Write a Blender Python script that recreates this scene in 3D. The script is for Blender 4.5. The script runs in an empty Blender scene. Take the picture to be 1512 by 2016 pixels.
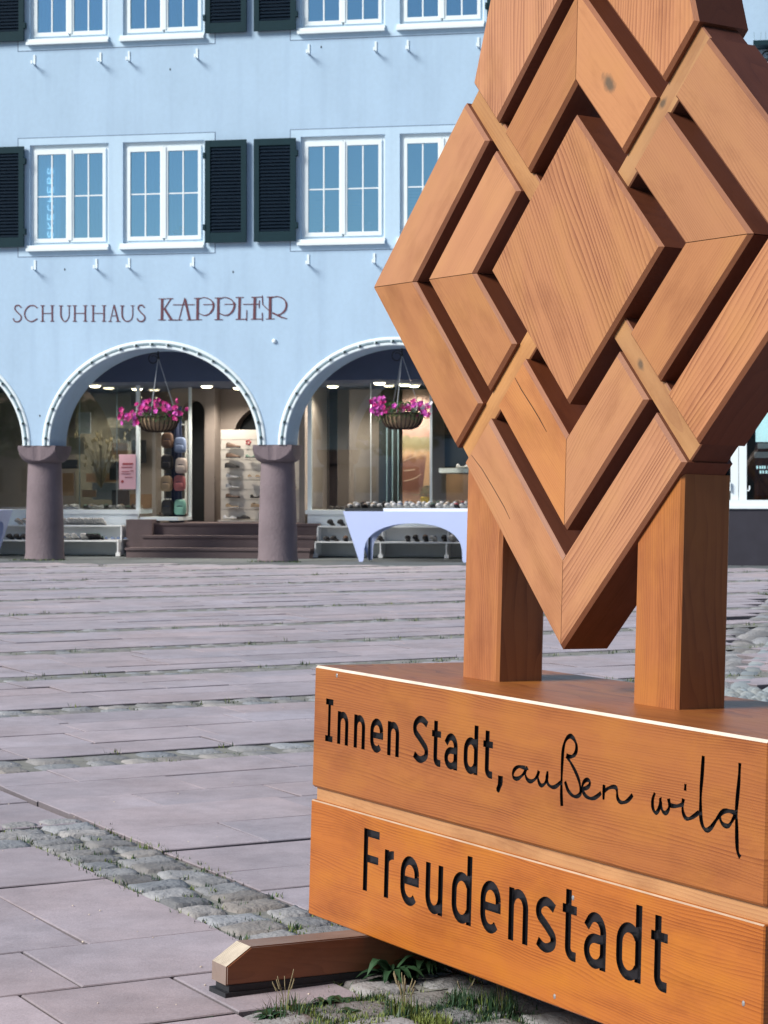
import bpy, bmesh, math, random
from mathutils import Matrix, Vector
from math import sin, cos, pi, radians, sqrt
rnd = random.Random(7)

# ------------------------------------------------------------------ camera, world, sun, exposure
SC = bpy.context.scene
C = SC.collection
EYE = 1.21                      # camera height
FPX = 4153.0                    # focal length in pixels of a 1512 wide picture
cam = bpy.data.cameras.new('camera')
cam.sensor_fit = 'HORIZONTAL'; cam.sensor_width = 36.0; cam.lens = 36.0 * FPX / 1512.0
cam.shift_y = -53.0 / 1512.0
cam.clip_start = 0.1; cam.clip_end = 1500
cam.dof.use_dof = True; cam.dof.focus_distance = 5.0; cam.dof.aperture_fstop = 26
camo = bpy.data.objects.new('camera', cam); C.objects.link(camo)
camo.location = (0, 0, EYE); camo.rotation_euler = (radians(90), 0, 0)
SC.camera = camo
SUN_DIR = Vector((-1.0, -0.50, 0.80)).normalized()      # towards the sun
W = bpy.data.worlds.new('World'); SC.world = W; W.use_nodes = True
nt = W.node_tree; nt.nodes.clear()
sky = nt.nodes.new('ShaderNodeTexSky'); sky.sky_type = 'NISHITA'; sky.sun_disc = False
sky.sun_elevation = math.asin(SUN_DIR.z); sky.sun_rotation = math.atan2(SUN_DIR.x, SUN_DIR.y)
sky.air_density = 1.0; sky.dust_density = 0.3; sky.ozone_density = 2.0
bg = nt.nodes.new('ShaderNodeBackground'); bg.inputs[1].default_value = 0.06
wo = nt.nodes.new('ShaderNodeOutputWorld')
nt.links.new(sky.outputs[0], bg.inputs[0]); nt.links.new(bg.outputs[0], wo.inputs[0])
sl = bpy.data.lights.new('sun', 'SUN'); sl.energy = 3.6; sl.angle = radians(22); sl.color = (1.0, 0.93, 0.84)
so = bpy.data.objects.new('sun', sl); C.objects.link(so)
so.rotation_euler = SUN_DIR.to_track_quat('Z', 'Y').to_euler(); so.location = (-20, -12, 20)
SC.view_settings.view_transform = 'Standard'; SC.view_settings.look = 'None'
SC.view_settings.exposure = 0.60; SC.view_settings.gamma = 1.0
SC.view_settings.use_curve_mapping = False
SC.render.engine = 'CYCLES'

# ------------------------------------------------------------------ helpers
def lin(c):
    return tuple(((v/255)/12.92 if v <= 10 else (((v/255)+0.055)/1.055)**2.4) for v in c)

class MB:
    """collects geometry and links it as one mesh object"""
    def __init__(s): s.v = []; s.f = []; s.m = []; s.c = []
    def add(s, verts, faces, mi=0, col=None):
        o = len(s.v); s.v += [tuple(p) for p in verts]
        for f in faces: s.f.append(tuple(i+o for i in f)); s.m.append(mi); s.c.append(col)
    def box(s, x0, x1, y0, y1, z0, z1, mi=0, col=None):
        v = [(x0,y0,z0),(x1,y0,z0),(x1,y1,z0),(x0,y1,z0),(x0,y0,z1),(x1,y0,z1),(x1,y1,z1),(x0,y1,z1)]
        s.add(v, [(0,3,2,1),(4,5,6,7),(0,1,5,4),(1,2,6,5),(2,3,7,6),(3,0,4,7)], mi, col)
    def quad(s, a, b, c, d, mi=0, col=None): s.add([a,b,c,d], [(0,1,2,3)], mi, col)
    def tube(s, pts, r, n=8, mi=0, cap=True, radii=None):
        pts = [Vector(p) for p in pts]; vs = []; up = Vector((0,0,1))
        for i, p in enumerate(pts):
            t = (pts[min(i+1, len(pts)-1)] - pts[max(i-1, 0)]).normalized()
            a = t.cross(up)
            if a.length < 1e-3: a = t.cross(Vector((1,0,0)))
            a.normalize(); b = t.cross(a); rr = radii[i] if radii else r
            for k in range(n):
                an = 2*pi*k/n; vs.append(p + a*cos(an)*rr + b*sin(an)*rr)
        fs = []
        for i in range(len(pts)-1):
            for k in range(n):
                k2 = (k+1) % n; fs.append((i*n+k, i*n+k2, (i+1)*n+k2, (i+1)*n+k))
        if cap:
            fs.append(tuple(range(n-1, -1, -1))); fs.append(tuple((len(pts)-1)*n+k for k in range(n)))
        s.add(vs, fs, mi)
    def lathe(s, prof, cx=0, cy=0, n=32, mi=0, cap=True):
        vs = []; fs = []
        for r, z in prof:
            for k in range(n):
                a = 2*pi*k/n; vs.append((cx+r*cos(a), cy+r*sin(a), z))
        for i in range(len(prof)-1):
            for k in range(n):
                k2 = (k+1) % n; fs.append((i*n+k, i*n+k2, (i+1)*n+k2, (i+1)*n+k))
        if cap:
            fs.append(tuple(range(n-1, -1, -1))); fs.append(tuple((len(prof)-1)*n+k for k in range(n)))
        s.add(vs, fs, mi)
    def ball(s, c, r, n=8, m=5, mi=0, sq=(1,1,1)):
        vs = []; fs = []
        for j in range(m+1):
            th = pi*j/m
            for k in range(n):
                a = 2*pi*k/n
                vs.append((c[0]+r*sq[0]*sin(th)*cos(a), c[1]+r*sq[1]*sin(th)*sin(a), c[2]+r*sq[2]*cos(th)))
        for j in range(m):
            for k in range(n):
                k2 = (k+1) % n; fs.append((j*n+k, (j+1)*n+k, (j+1)*n+k2, j*n+k2))
        s.add(vs, fs, mi)
    def prism(s, poly, y0, y1, c=0.0, flags=None, mi=0):
        """polygon (x,z), counter-clockwise, extruded along y with chamfered flagged edges"""
        n = len(poly)
        if flags is None: flags = [1]*n
        body = offset_poly(poly, [c if f else 0.0 for f in flags]) if c > 0 else poly
        lay = [(poly, y0)] + ([(body, y0+c), (body, y1-c)] if c > 0 else []) + [(poly, y1)]
        vs = [(p[0], y, p[1]) for pl, y in lay for p in pl]; fs = [tuple(range(n))]
        for L in range(len(lay)-1):
            for k in range(n):
                k2 = (k+1) % n; fs.append((L*n+k, (L+1)*n+k, (L+1)*n+k2, L*n+k2))
        fs.append(tuple((len(lay)-1)*n+k for k in range(n-1, -1, -1)))
        s.add(vs, fs, mi)
    def mesh(s, name, mats, smooth=False, recalc=False):
        me = bpy.data.meshes.new(name); me.from_pydata(s.v, [], s.f)
        for m in (mats if isinstance(mats, (list, tuple)) else [mats]): me.materials.append(m)
        me.polygons.foreach_set('material_index', s.m)
        if any(c is not None for c in s.c):
            at = me.color_attributes.new('tint', 'FLOAT_COLOR', 'CORNER')
            for p, c in zip(me.polygons, s.c):
                cc = c or (1,1,1)
                for li in p.loop_indices: at.data[li].color = (cc[0], cc[1], cc[2], 1)
        if recalc:
            bm = bmesh.new(); bm.from_mesh(me); bmesh.ops.recalc_face_normals(bm, faces=bm.faces); bm.to_mesh(me); bm.free()
        if smooth: me.polygons.foreach_set('use_smooth', [True]*len(me.polygons))
        me.update(); return me

def offset_poly(poly, d):
    n = len(poly); L = []
    for i in range(n):
        a = poly[i]; b = poly[(i+1) % n]; e = (b[0]-a[0], b[1]-a[1]); l = sqrt(e[0]**2+e[1]**2)
        nx, nz = e[1]/l, -e[0]/l
        L.append((nx, nz, nx*a[0]+nz*a[1]+d[i]))
    out = []
    for i in range(n):
        a = L[i-1]; b = L[i]; det = a[0]*b[1]-a[1]*b[0]
        if abs(det) < 1e-6: out.append((poly[i][0]+b[0]*d[i], poly[i][1]+b[1]*d[i])); continue
        out.append(((a[2]*b[1]-b[2]*a[1])/det, (a[0]*b[2]-b[0]*a[2])/det))
    return out

def tag(o, label=None, cat=None, group=None, kind=None):
    if label: o['label'] = label
    if cat: o['category'] = cat
    if group: o['group'] = group
    if kind: o['kind'] = kind
    return o
def obj(name, me, parent=None, loc=None, label=None):
    o = bpy.data.objects.new(name, me); C.objects.link(o)
    if parent: o.parent = parent
    if loc is not None: o.location = loc
    if label: o['label'] = label
    return o
def thing(name, label, cat, loc=(0,0,0), rotz=0.0, group=None):
    o = bpy.data.objects.new(name, None); C.objects.link(o); o.empty_display_size = 0.2
    o.location = loc; o.rotation_euler = (0,0,rotz); return tag(o, label, cat, group)
def kids(o): return [c for c in C.objects if c.parent == o]
def copy_tree(o, parent=None):
    c = o.copy(); C.objects.link(c)
    if parent: c.parent = parent
    for ch in kids(o): copy_tree(ch, c)
    return c

# ------------------------------------------------------------------ materials
def newmat(name):
    m = bpy.data.materials.new(name); m.use_nodes = True
    t = m.node_tree; b = t.nodes['Principled BSDF']; return m, t, b
def node(t, typ, **kw):
    n = t.nodes.new(typ)
    for k, v in kw.items():
        if k.startswith('i_'):
            n.inputs[int(k[2:]) if k[2:].isdigit() else k[2:]].default_value = v
        else: setattr(n, k, v)
    return n
def plain(name, col, rough=0.6, noise=0.12, scale=6.0, bump=0.0, metal=0.0, tint=False, spec=0.5, bscale=None):
    m, t, b = newmat(name)
    tc = node(t, 'ShaderNodeTexCoord'); nz = node(t, 'ShaderNodeTexNoise'); nz.inputs['Scale'].default_value = scale
    nz.inputs['Detail'].default_value = 5
    t.links.new(tc.outputs['Object'], nz.inputs['Vector'])
    mx = node(t, 'ShaderNodeMixRGB'); mx.blend_type = 'MIX'
    mx.inputs[1].default_value = tuple(max(0, c*(1-noise)) for c in col) + (1,)
    mx.inputs[2].default_value = tuple(min(1, c*(1+noise)) for c in col) + (1,)
    t.links.new(nz.outputs[0], mx.inputs[0]); out = mx.outputs[0]
    if tint:
        at = node(t, 'ShaderNodeAttribute', attribute_name='tint'); mu = node(t, 'ShaderNodeMixRGB', blend_type='MULTIPLY')
        mu.inputs[0].default_value = 1; t.links.new(out, mu.inputs[1]); t.links.new(at.outputs['Color'], mu.inputs[2]); out = mu.outputs[0]
    t.links.new(out, b.inputs['Base Color'])
    b.inputs['Roughness'].default_value = rough; b.inputs['Metallic'].default_value = metal
    b.inputs['Specular IOR Level'].default_value = spec
    if bump:
        bp = node(t, 'ShaderNodeBump'); bp.inputs['Strength'].default_value = bump; bp.inputs['Distance'].default_value = 0.01
        n2 = node(t, 'ShaderNodeTexNoise'); n2.inputs['Scale'].default_value = bscale or scale*6; n2.inputs['Detail'].default_value = 6
        t.links.new(tc.outputs['Object'], n2.inputs['Vector'])
        t.links.new(n2.outputs[0], bp.inputs['Height']); t.links.new(bp.outputs[0], b.inputs['Normal'])
    return m
def emis(name, col, s):
    m, t, b = newmat(name); b.inputs['Base Color'].default_value = tuple(col)+(1,)
    b.inputs['Emission Color'].default_value = tuple(col)+(1,); b.inputs['Emission Strength'].default_value = s
    return m
def glass(name, refl=0.12, tintc=(0.9,0.95,0.95), rc=(1,1,1)):
    m, t, b = newmat(name); t.nodes.remove(b)
    tr = node(t, 'ShaderNodeBsdfTransparent'); tr.inputs[0].default_value = tuple(tintc)+(1,)
    gl = node(t, 'ShaderNodeBsdfGlossy'); gl.inputs['Roughness'].default_value = 0.02; gl.inputs[0].default_value = tuple(rc)+(1,)
    fr = node(t, 'ShaderNodeFresnel'); fr.inputs[0].default_value = 1.5
    ad = node(t, 'ShaderNodeMath', operation='ADD'); ad.inputs[1].default_value = refl; ad.use_clamp = True
    mx = node(t, 'ShaderNodeMixShader'); t.links.new(fr.outputs[0], ad.inputs[0]); t.links.new(ad.outputs[0], mx.inputs[0])
    t.links.new(tr.outputs[0], mx.inputs[1]); t.links.new(gl.outputs[0], mx.inputs[2])
    t.links.new(mx.outputs[0], t.nodes['Material Output'].inputs[0]); return m

def wood(name, light, dark, gold, rough=0.42, contrast=0.6, ring=150.0, knots=()):
    m, t, b = newmat(name); L = t.links.new
    at = node(t, 'ShaderNodeAttribute', attribute_name='grain')
    mp = node(t, 'ShaderNodeMapping'); mp.inputs['Scale'].default_value = (0.9, 5, 5); L(at.outputs['Vector'], mp.inputs['Vector'])
    nw = node(t, 'ShaderNodeTexNoise'); nw.inputs['Scale'].default_value = 1.6; nw.inputs['Detail'].default_value = 2; L(mp.outputs[0], nw.inputs['Vector'])
    sp = node(t, 'ShaderNodeSeparateXYZ'); L(at.outputs['Vector'], sp.inputs[0])
    def mt(op, a, bb=None, cl=False):
        n = node(t, 'ShaderNodeMath', operation=op); n.use_clamp = cl
        for i, q in enumerate((a, bb)):
            if q is None: continue
            if isinstance(q, (int, float)): n.inputs[i].default_value = q
            else: L(q, n.inputs[i])
        return n.outputs[0]
    yy = mt('ADD', sp.outputs[1], mt('MULTIPLY', mt('SUBTRACT', nw.outputs[0], 0.5), 0.075))
    r = mt('SQRT', mt('ADD', mt('MULTIPLY', yy, yy), mt('MULTIPLY', sp.outputs[2], sp.outputs[2])))
    r = mt('ADD', r, mt('MULTIPLY', sp.outputs[0], 0.018))
    ph = mt('FRACT', mt('MULTIPLY', r, ring))
    saw = mt('POWER', ph, 2.2)
    # irregular strength of the year rings
    mp2 = node(t, 'ShaderNodeMapping'); mp2.inputs['Scale'].default_value = (0.6, 14, 14); L(at.outputs['Vector'], mp2.inputs['Vector'])
    n2 = node(t, 'ShaderNodeTexNoise'); n2.inputs['Scale'].default_value = 2.0; n2.inputs['Detail'].default_value = 3; L(mp2.outputs[0], n2.inputs['Vector'])
    amp = mt('MULTIPLY', mt('SUBTRACT', n2.outputs[0], 0.28, True), 2.0, True)
    mp3 = node(t, 'ShaderNodeMapping'); mp3.inputs['Scale'].default_value = (9, 420, 420); L(at.outputs['Vector'], mp3.inputs['Vector'])
    n3 = node(t, 'ShaderNodeTexNoise'); n3.inputs['Scale'].default_value = 1.0; n3.inputs['Detail'].default_value = 3; L(mp3.outputs[0], n3.inputs['Vector'])
    n4 = node(t, 'ShaderNodeTexNoise'); n4.inputs['Scale'].default_value = 5.5; n4.inputs['Detail'].default_value = 3
    mp4 = node(t, 'ShaderNodeMapping'); mp4.inputs['Scale'].default_value = (1, 1.8, 1.8); L(at.outputs['Vector'], mp4.inputs['Vector']); L(mp4.outputs[0], n4.inputs['Vector'])
    fac = mt('ADD', mt('MULTIPLY', mt('MULTIPLY', saw, amp), contrast), mt('MULTIPLY', mt('SUBTRACT', n3.outputs[0], 0.5), 0.35), True)
    m1 = node(t, 'ShaderNodeMixRGB'); m1.inputs[1].default_value = tuple(light)+(1,); m1.inputs[2].default_value = tuple(dark)+(1,); L(fac, m1.inputs[0])
    m2 = node(t, 'ShaderNodeMixRGB'); m2.inputs[2].default_value = tuple(gold)+(1,)
    L(mt('MULTIPLY', mt('SUBTRACT', n4.outputs[0], 0.46, True), 4.0, True), m2.inputs[0]); L(m1.outputs[0], m2.inputs[1])
    out = node(t, 'ShaderNodeMixRGB'); out.inputs[0].default_value = 0.45
    L(m1.outputs[0], out.inputs[1]); L(m2.outputs[0], out.inputs[2])
    oi = node(t, 'ShaderNodeObjectInfo'); hs = node(t, 'ShaderNodeHueSaturation'); L(out.outputs[0], hs.inputs['Color'])
    L(mt('ADD', mt('MULTIPLY', oi.outputs['Random'], 0.22), 0.84), hs.inputs['Value']); L(mt('ADD', mt('MULTIPLY', mt('FRACT', mt('MULTIPLY', oi.outputs['Random'], 7.3)), 0.12), 0.93), hs.inputs['Saturation'])
    # darker weather stains that run a little along the board
    n5 = node(t, 'ShaderNodeTexNoise'); n5.inputs['Scale'].default_value = 2.6; n5.inputs['Detail'].default_value = 6; n5.inputs['Roughness'].default_value = 0.65
    mp5 = node(t, 'ShaderNodeMapping'); mp5.inputs['Scale'].default_value = (1.2, 3.2, 3.2); mp5.inputs['Location'].default_value = (3.1, 1.7, 5.2); L(at.outputs['Vector'], mp5.inputs['Vector']); L(mp5.outputs[0], n5.inputs['Vector'])
    st = node(t, 'ShaderNodeMixRGB', blend_type='MULTIPLY'); st.inputs[2].default_value = (0.62, 0.52, 0.46, 1)
    L(mt('MULTIPLY', mt('SUBTRACT', n5.outputs[0], 0.50, True), 3.2, True), st.inputs[0]); L(hs.outputs['Color'], st.inputs[1]); col = st.outputs[0]
    for kx, ky, kr in knots:
        # dark branch knot at a place of this board
        dx = mt('MULTIPLY', mt('SUBTRACT', sp.outputs[0], kx), 0.6); dy = mt('SUBTRACT', sp.outputs[1], ky)
        nk = node(t, 'ShaderNodeTexNoise'); nk.inputs['Scale'].default_value = 45; nk.inputs['Detail'].default_value = 4; L(at.outputs['Vector'], nk.inputs['Vector'])
        d = mt('ADD', mt('SQRT', mt('ADD', mt('MULTIPLY', dx, dx), mt('MULTIPLY', dy, dy))), mt('MULTIPLY', mt('SUBTRACT', nk.outputs[0], 0.5), kr*1.5))
        k = mt('MULTIPLY', mt('SUBTRACT', 1.0, mt('DIVIDE', d, kr), True), 1.3, True)
        mk = node(t, 'ShaderNodeMixRGB'); mk.inputs[2].default_value = (0.13, 0.085, 0.05, 1); L(k, mk.inputs[0]); L(col, mk.inputs[1]); col = mk.outputs[0]
    L(col, b.inputs['Base Color'])
    b.inputs['Roughness'].default_value = rough
    rr = mt('ADD', mt('MULTIPLY', n3.outputs[0], 0.18), rough-0.09); L(rr, b.inputs['Roughness'])
    bp = node(t, 'ShaderNodeBump'); bp.inputs['Strength'].default_value = 0.25; bp.inputs['Distance'].default_value = 0.0012
    L(mt('ADD', fac, mt('MULTIPLY', n3.outputs[0], 0.4)), bp.inputs['Height']); L(bp.outputs[0], b.inputs['Normal'])
    return m

WL, WD, WG = (0.435,0.190,0.076), (0.225,0.076,0.025), (0.47,0.225,0.074)
M = {}
M['wood'] = wood('stained_pine', WL, WD, WG, 0.46, 0.75, 150)
M['wood_strong'] = wood('stained_pine_strong_grain', (0.455,0.200,0.086), (0.19,0.058,0.022), WG, 0.46, 1.5, 88)
M['wood_knot'] = wood('stained_pine_knotty', (0.47,0.215,0.09), (0.28,0.10,0.035), WG, 0.46, 0.4, 150, knots=((0.145,0.007,0.020),))
M['wood_base'] = wood('stained_pine_orange', (0.385,0.130,0.032), (0.17,0.038,0.008), (0.46,0.180,0.026), 0.42, 1.2, 150)
M['wood_bar'] = wood('stained_pine_light', (0.45,0.225,0.085), (0.32,0.13,0.05), (0.56,0.29,0.11), 0.46, 0.9, 110)
M['wood_bar_knot'] = wood('stained_pine_light_knotty', (0.46,0.235,0.085), (0.32,0.13,0.05), (0.56,0.29,0.10), 0.46, 0.9, 110, knots=((0.3,0.0,0.012),))
M['wood_edge'] = wood('painted_half_shade_edges', (0.30,0.115,0.050), (0.17,0.055,0.022), (0.33,0.13,0.05), 0.46, 0.5, 150)  # chamfer shade put into the colour, halfway between front and side
M['wood_side'] = wood('painted_shade_side_grain', (0.155,0.046,0.020), (0.085,0.024,0.010), (0.16,0.050,0.020), 0.5, 0.7, 110)  # shade of the timber sides put into a darker wood colour
M['post_side'] = wood('painted_shade_post_side', (0.32,0.112,0.028), (0.15,0.043,0.010), (0.36,0.13,0.024), 0.45, 1.1, 110)  # side shade of the posts put into the colour
M['wood_foot'] = wood('stained_larch', (0.24,0.085,0.035), (0.14,0.04,0.015), (0.33,0.11,0.03), 0.45, 0.7, 150)
M['bare'] = plain('bare_wood_edge', (0.66,0.59,0.50), 0.6, 0.32, 22)
M['worn'] = plain('worn_edge', (0.46,0.33,0.23), 0.6, 0.35, 18)
M['endgrain'] = wood('weathered_end_grain', (0.60,0.53,0.42), (0.10,0.07,0.05), (0.62,0.55,0.44), 0.7, 1.5, 150)
M['weathered'] = wood('weathered_grey_top', (0.25,0.19,0.165), (0.13,0.09,0.075), (0.27,0.18,0.14), 0.6, 0.6, 150)
M['engraved'] = plain('engraved_black', (0.006,0.006,0.008), 0.28, 0.2, 40)
M['rubber'] = plain('black_rubber', (0.015,0.017,0.022), 0.6, 0.3, 60, 0.3)
M['steel'] = plain('nail_steel', (0.5,0.5,0.5), 0.35, 0.1, 60, metal=0.8)

# facade plaster with broad faint staining
def plaster(name, col, st=0.07):
    m, t, b = newmat(name); L = t.links.new
    tc = node(t, 'ShaderNodeTexCoord')
    mp = node(t, 'ShaderNodeMapping'); mp.inputs['Scale'].default_value = (1.0, 1.0, 0.45); L(tc.outputs['Object'], mp.inputs['Vector'])
    n1 = node(t, 'ShaderNodeTexNoise'); n1.inputs['Scale'].default_value = 1.1; n1.inputs['Detail'].default_value = 6; n1.inputs['Roughness'].default_value = 0.6
    L(mp.outputs[0], n1.inputs['Vector'])
    n2 = node(t, 'ShaderNodeTexNoise'); n2.inputs['Scale'].default_value = 14; n2.inputs['Detail'].default_value = 8; L(tc.outputs['Object'], n2.inputs['Vector'])
    mx = node(t, 'ShaderNodeMixRGB'); mx.inputs[1].default_value = tuple(c*(1-st*2.2) for c in col)+(1,); mx.inputs[2].default_value = tuple(min(1,c*(1+st)) for c in col)+(1,)
    L(n1.outputs[0], mx.inputs[0])
    m3 = node(t, 'ShaderNodeMixRGB'); m3.blend_type = 'MULTIPLY'; m3.inputs[0].default_value = 0.10
    L(mx.outputs[0], m3.inputs[1]); L(n2.outputs[0], m3.inputs[2])
    mp6 = node(t, 'ShaderNodeMapping'); mp6.inputs['Scale'].default_value = (5.5, 5.5, 0.35); L(tc.outputs['Object'], mp6.inputs['Vector'])
    n6 = node(t, 'ShaderNodeTexNoise'); n6.inputs['Scale'].default_value = 1.0; n6.inputs['Detail'].default_value = 5; L(mp6.outputs[0], n6.inputs['Vector'])
    r6 = node(t, 'ShaderNodeMapRange'); r6.inputs[1].default_value = 0.50; r6.inputs[2].default_value = 0.72; r6.inputs[3].default_value = 0.0; r6.inputs[4].default_value = 0.22; L(n6.outputs[0], r6.inputs[0])
    m6 = node(t, 'ShaderNodeMixRGB', blend_type='MULTIPLY'); m6.inputs[2].default_value = (0.72, 0.74, 0.80, 1); L(r6.outputs[0], m6.inputs[0]); L(m3.outputs[0], m6.inputs[1]); L(m6.outputs[0], b.inputs['Base Color'])
    b.inputs['Roughness'].default_value = 0.85
    bp = node(t, 'ShaderNodeBump'); bp.inputs['Strength'].default_value = 0.3; bp.inputs['Distance'].default_value = 0.008
    L(n2.outputs[0], bp.inputs['Height']); L(bp.outputs[0], b.inputs['Normal'])
    return m
M['wall'] = plaster('pale_blue_plaster', (0.46,0.655,0.86), 0.09)
M['wall_pale'] = plaster('pale_window_surround', (0.54,0.75,0.94), 0.04)
M['trim'] = plain('white_rounded_trim', (0.76,0.88,0.94), 0.5, 0.06, 8)
M['white'] = plain('white_painted_frame', (0.80,0.91,0.96), 0.4, 0.04, 10)
M['groove'] = plain('grey_score_line', (0.13,0.19,0.30), 0.8, 0.1, 20)
M['channel'] = plain('grey_lamp_channel', (0.24,0.36,0.42), 0.5, 0.2, 30)
M['bulb'] = plain('dark_green_lamp', (0.012,0.045,0.04), 0.3, 0.2, 30)
M['stone'] = plain('red_sandstone', (0.180,0.146,0.165), 0.85, 0.38, 2.6, 0.8, bscale=28)
M['shutter'] = plain('dark_green_shutter_frame', (0.010,0.034,0.046), 0.6, 0.15, 8, spec=0.15)
M['slat'] = plain('dark_blue_slat', (0.004,0.013,0.026), 0.7, 0.15, 8, spec=0.08)
M['iron'] = plain('black_iron', (0.01,0.015,0.018), 0.5, 0.2, 20)
M['letter'] = plain('wine_red_letters', (0.12,0.040,0.058), 0.6, 0.3, 25)
M['pane'] = glass('window_glass', 0.42, (0.88,0.95,1.0), (0.55,0.84,1.0))  # blue of the reflected sky put into the reflection tint
M['shopglass'] = glass('shop_window_glass', 0.08, (0.88,0.90,0.88))
M['curtain'] = plain('sky_reflection_blue_curtain', (0.28,0.62,0.95), 0.9, 0.12, 2.0)  # sky reflected in the panes is put into this blue
ct_ = M['curtain'].node_tree; oi_ = node(ct_, 'ShaderNodeObjectInfo'); hs_ = node(ct_, 'ShaderNodeHueSaturation'); bs_ = ct_.nodes['Principled BSDF']
ct_.links.new(bs_.inputs['Base Color'].links[0].from_socket, hs_.inputs['Color']); mr_ = node(ct_, 'ShaderNodeMapRange'); mr_.inputs[3].default_value = 0.45; mr_.inputs[4].default_value = 1.15
ct_.links.new(oi_.outputs['Random'], mr_.inputs[0]); ct_.links.new(mr_.outputs[0], hs_.inputs['Value']); ct_.links.new(hs_.outputs[0], bs_.inputs['Base Color'])
M['blind'] = plain('pale_blind', (0.50,0.68,0.74), 0.8, 0.06, 6)
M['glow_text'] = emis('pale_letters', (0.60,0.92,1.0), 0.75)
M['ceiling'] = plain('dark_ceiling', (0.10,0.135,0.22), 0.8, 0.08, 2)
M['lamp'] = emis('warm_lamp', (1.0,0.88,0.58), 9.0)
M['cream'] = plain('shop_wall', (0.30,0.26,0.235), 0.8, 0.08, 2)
M['panel'] = plain('white_base_panel', (0.80,0.88,0.95), 0.6, 0.08, 3)
M['navy'] = plain('navy_cloth', (0.012,0.022,0.06), 0.8, 0.3, 10)
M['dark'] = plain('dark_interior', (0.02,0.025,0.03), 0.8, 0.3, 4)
M['slatwall'] = plain('cream_slat_wall', (0.62,0.60,0.56), 0.7, 0.06, 3)
M['khaki'] = plain('khaki_board', (0.19,0.18,0.14), 0.8, 0.25, 5)
M['tan'] = plain('tan_board', (0.30,0.18,0.10), 0.8, 0.3, 6)
M['greyboard'] = plain('grey_board', (0.26,0.30,0.33), 0.8, 0.15, 5)
M['bench'] = plain('white_bench', (0.90,0.93,0.95), 0.5, 0.06, 8)
M['benchback'] = plain('grey_bench_back', (0.66,0.68,0.68), 0.7, 0.08, 8)
M['cloth'] = plain('lavender_cloth', (0.50,0.60,0.92), 0.7, 0.05, 3)
M['step'] = plain('brown_stone_step', (0.135,0.10,0.105), 0.75, 0.2, 5, 0.2)
M['basket'] = plain('brown_basket', (0.035,0.022,0.018), 0.8, 0.35, 20, 0.3)
M['liner'] = plain('coir_liner', (0.30,0.21,0.13), 0.9, 0.35, 30, 0.5)
M['leaf'] = plain('leaf_green', (0.05,0.14,0.045), 0.6, 0.5, 40)
M['leafy'] = plain('leaf_yellow_green', (0.16,0.21,0.045), 0.6, 0.5, 40)
M['weed'] = plain('weed_green', (0.024,0.068,0.028), 0.55, 0.5, 30)
M['straw'] = plain('dry_straw', (0.25,0.21,0.12), 0.7, 0.3, 30)
M['magenta'] = plain('magenta_petal', (0.48,0.012,0.20), 0.5, 0.3, 60)
M['pink'] = plain('pink_petal', (0.62,0.09,0.48), 0.5, 0.3, 60)
M['whitepetal'] = plain('white_petal', (0.8,0.75,0.8), 0.5, 0.1, 60)
M['cord'] = plain('grey_cord', (0.30,0.33,0.36), 0.6, 0.1, 20)
M['darkwall'] = plain('dark_plinth', (0.028,0.028,0.042), 0.8, 0.3, 4, 0.2)
def paving(name, col):
    m, t, b = newmat(name); L = t.links.new; tc = node(t, 'ShaderNodeTexCoord')
    def nz(sc, det, ro=0.6):
        n = node(t, 'ShaderNodeTexNoise'); n.inputs['Scale'].default_value = sc; n.inputs['Detail'].default_value = det; n.inputs['Roughness'].default_value = ro; L(tc.outputs['Object'], n.inputs['Vector']); return n.outputs[0]
    def ramp(src, lo, hi, a, c):
        r = node(t, 'ShaderNodeMapRange'); r.inputs[1].default_value = lo; r.inputs[2].default_value = hi; r.inputs[3].default_value = a; r.inputs[4].default_value = c; L(src, r.inputs[0]); return r.outputs[0]
    def mul(a, bfac):
        n = node(t, 'ShaderNodeMixRGB', blend_type='MULTIPLY'); n.inputs[0].default_value = 1; L(a, n.inputs[1]); L(bfac, n.inputs[2]); return n.outputs[0]
    hue = node(t, 'ShaderNodeMixRGB'); hue.inputs[1].default_value = (col[0]*0.97, col[1]*0.99, col[2]*1.01, 1); hue.inputs[2].default_value = (col[0]*1.04, col[1]*1.0, col[2]*0.98, 1); L(ramp(nz(0.8, 3), 0.35, 0.65, 0, 1), hue.inputs[0])
    at = node(t, 'ShaderNodeAttribute', attribute_name='tint'); c = mul(hue.outputs[0], at.outputs['Color'])
    c = mul(c, ramp(nz(1.7, 8, 0.7), 0.35, 0.62, 0.80, 1.06))       # broad dirt
    c = mul(c, ramp(nz(9, 6, 0.7), 0.30, 0.60, 0.86, 1.04))         # patches
    c = mul(c, ramp(nz(160, 3, 0.8), 0.32, 0.60, 0.84, 1.08))       # grain of the stone
    L(c, b.inputs['Base Color']); L(ramp(nz(5, 5), 0.3, 0.7, 0.52, 0.74), b.inputs['Roughness'])
    bp = node(t, 'ShaderNodeBump'); bp.inputs['Strength'].default_value = 0.30; bp.inputs['Distance'].default_value = 0.004; L(nz(110, 5, 0.7), bp.inputs['Height']); L(bp.outputs[0], b.inputs['Normal'])
    return m
M['pave'] = paving('sandstone_slab', (0.410,0.370,0.412))
M['cobble'] = plain('grey_cobble', (0.27,0.275,0.285), 0.68, 0.3, 8.0, 0.8, tint=True, bscale=60)
M['soil'] = plain('joint_soil', (0.050,0.050,0.042), 0.95, 0.5, 20, 0.5)
M['bed'] = plain('sandy_cobble_bed', (0.21,0.215,0.20), 0.9, 0.45, 9, 0.5)
M['kerb'] = plain('pale_kerb_stone', (0.27,0.31,0.33), 0.7, 0.2, 6, 0.5, tint=True)
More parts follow.
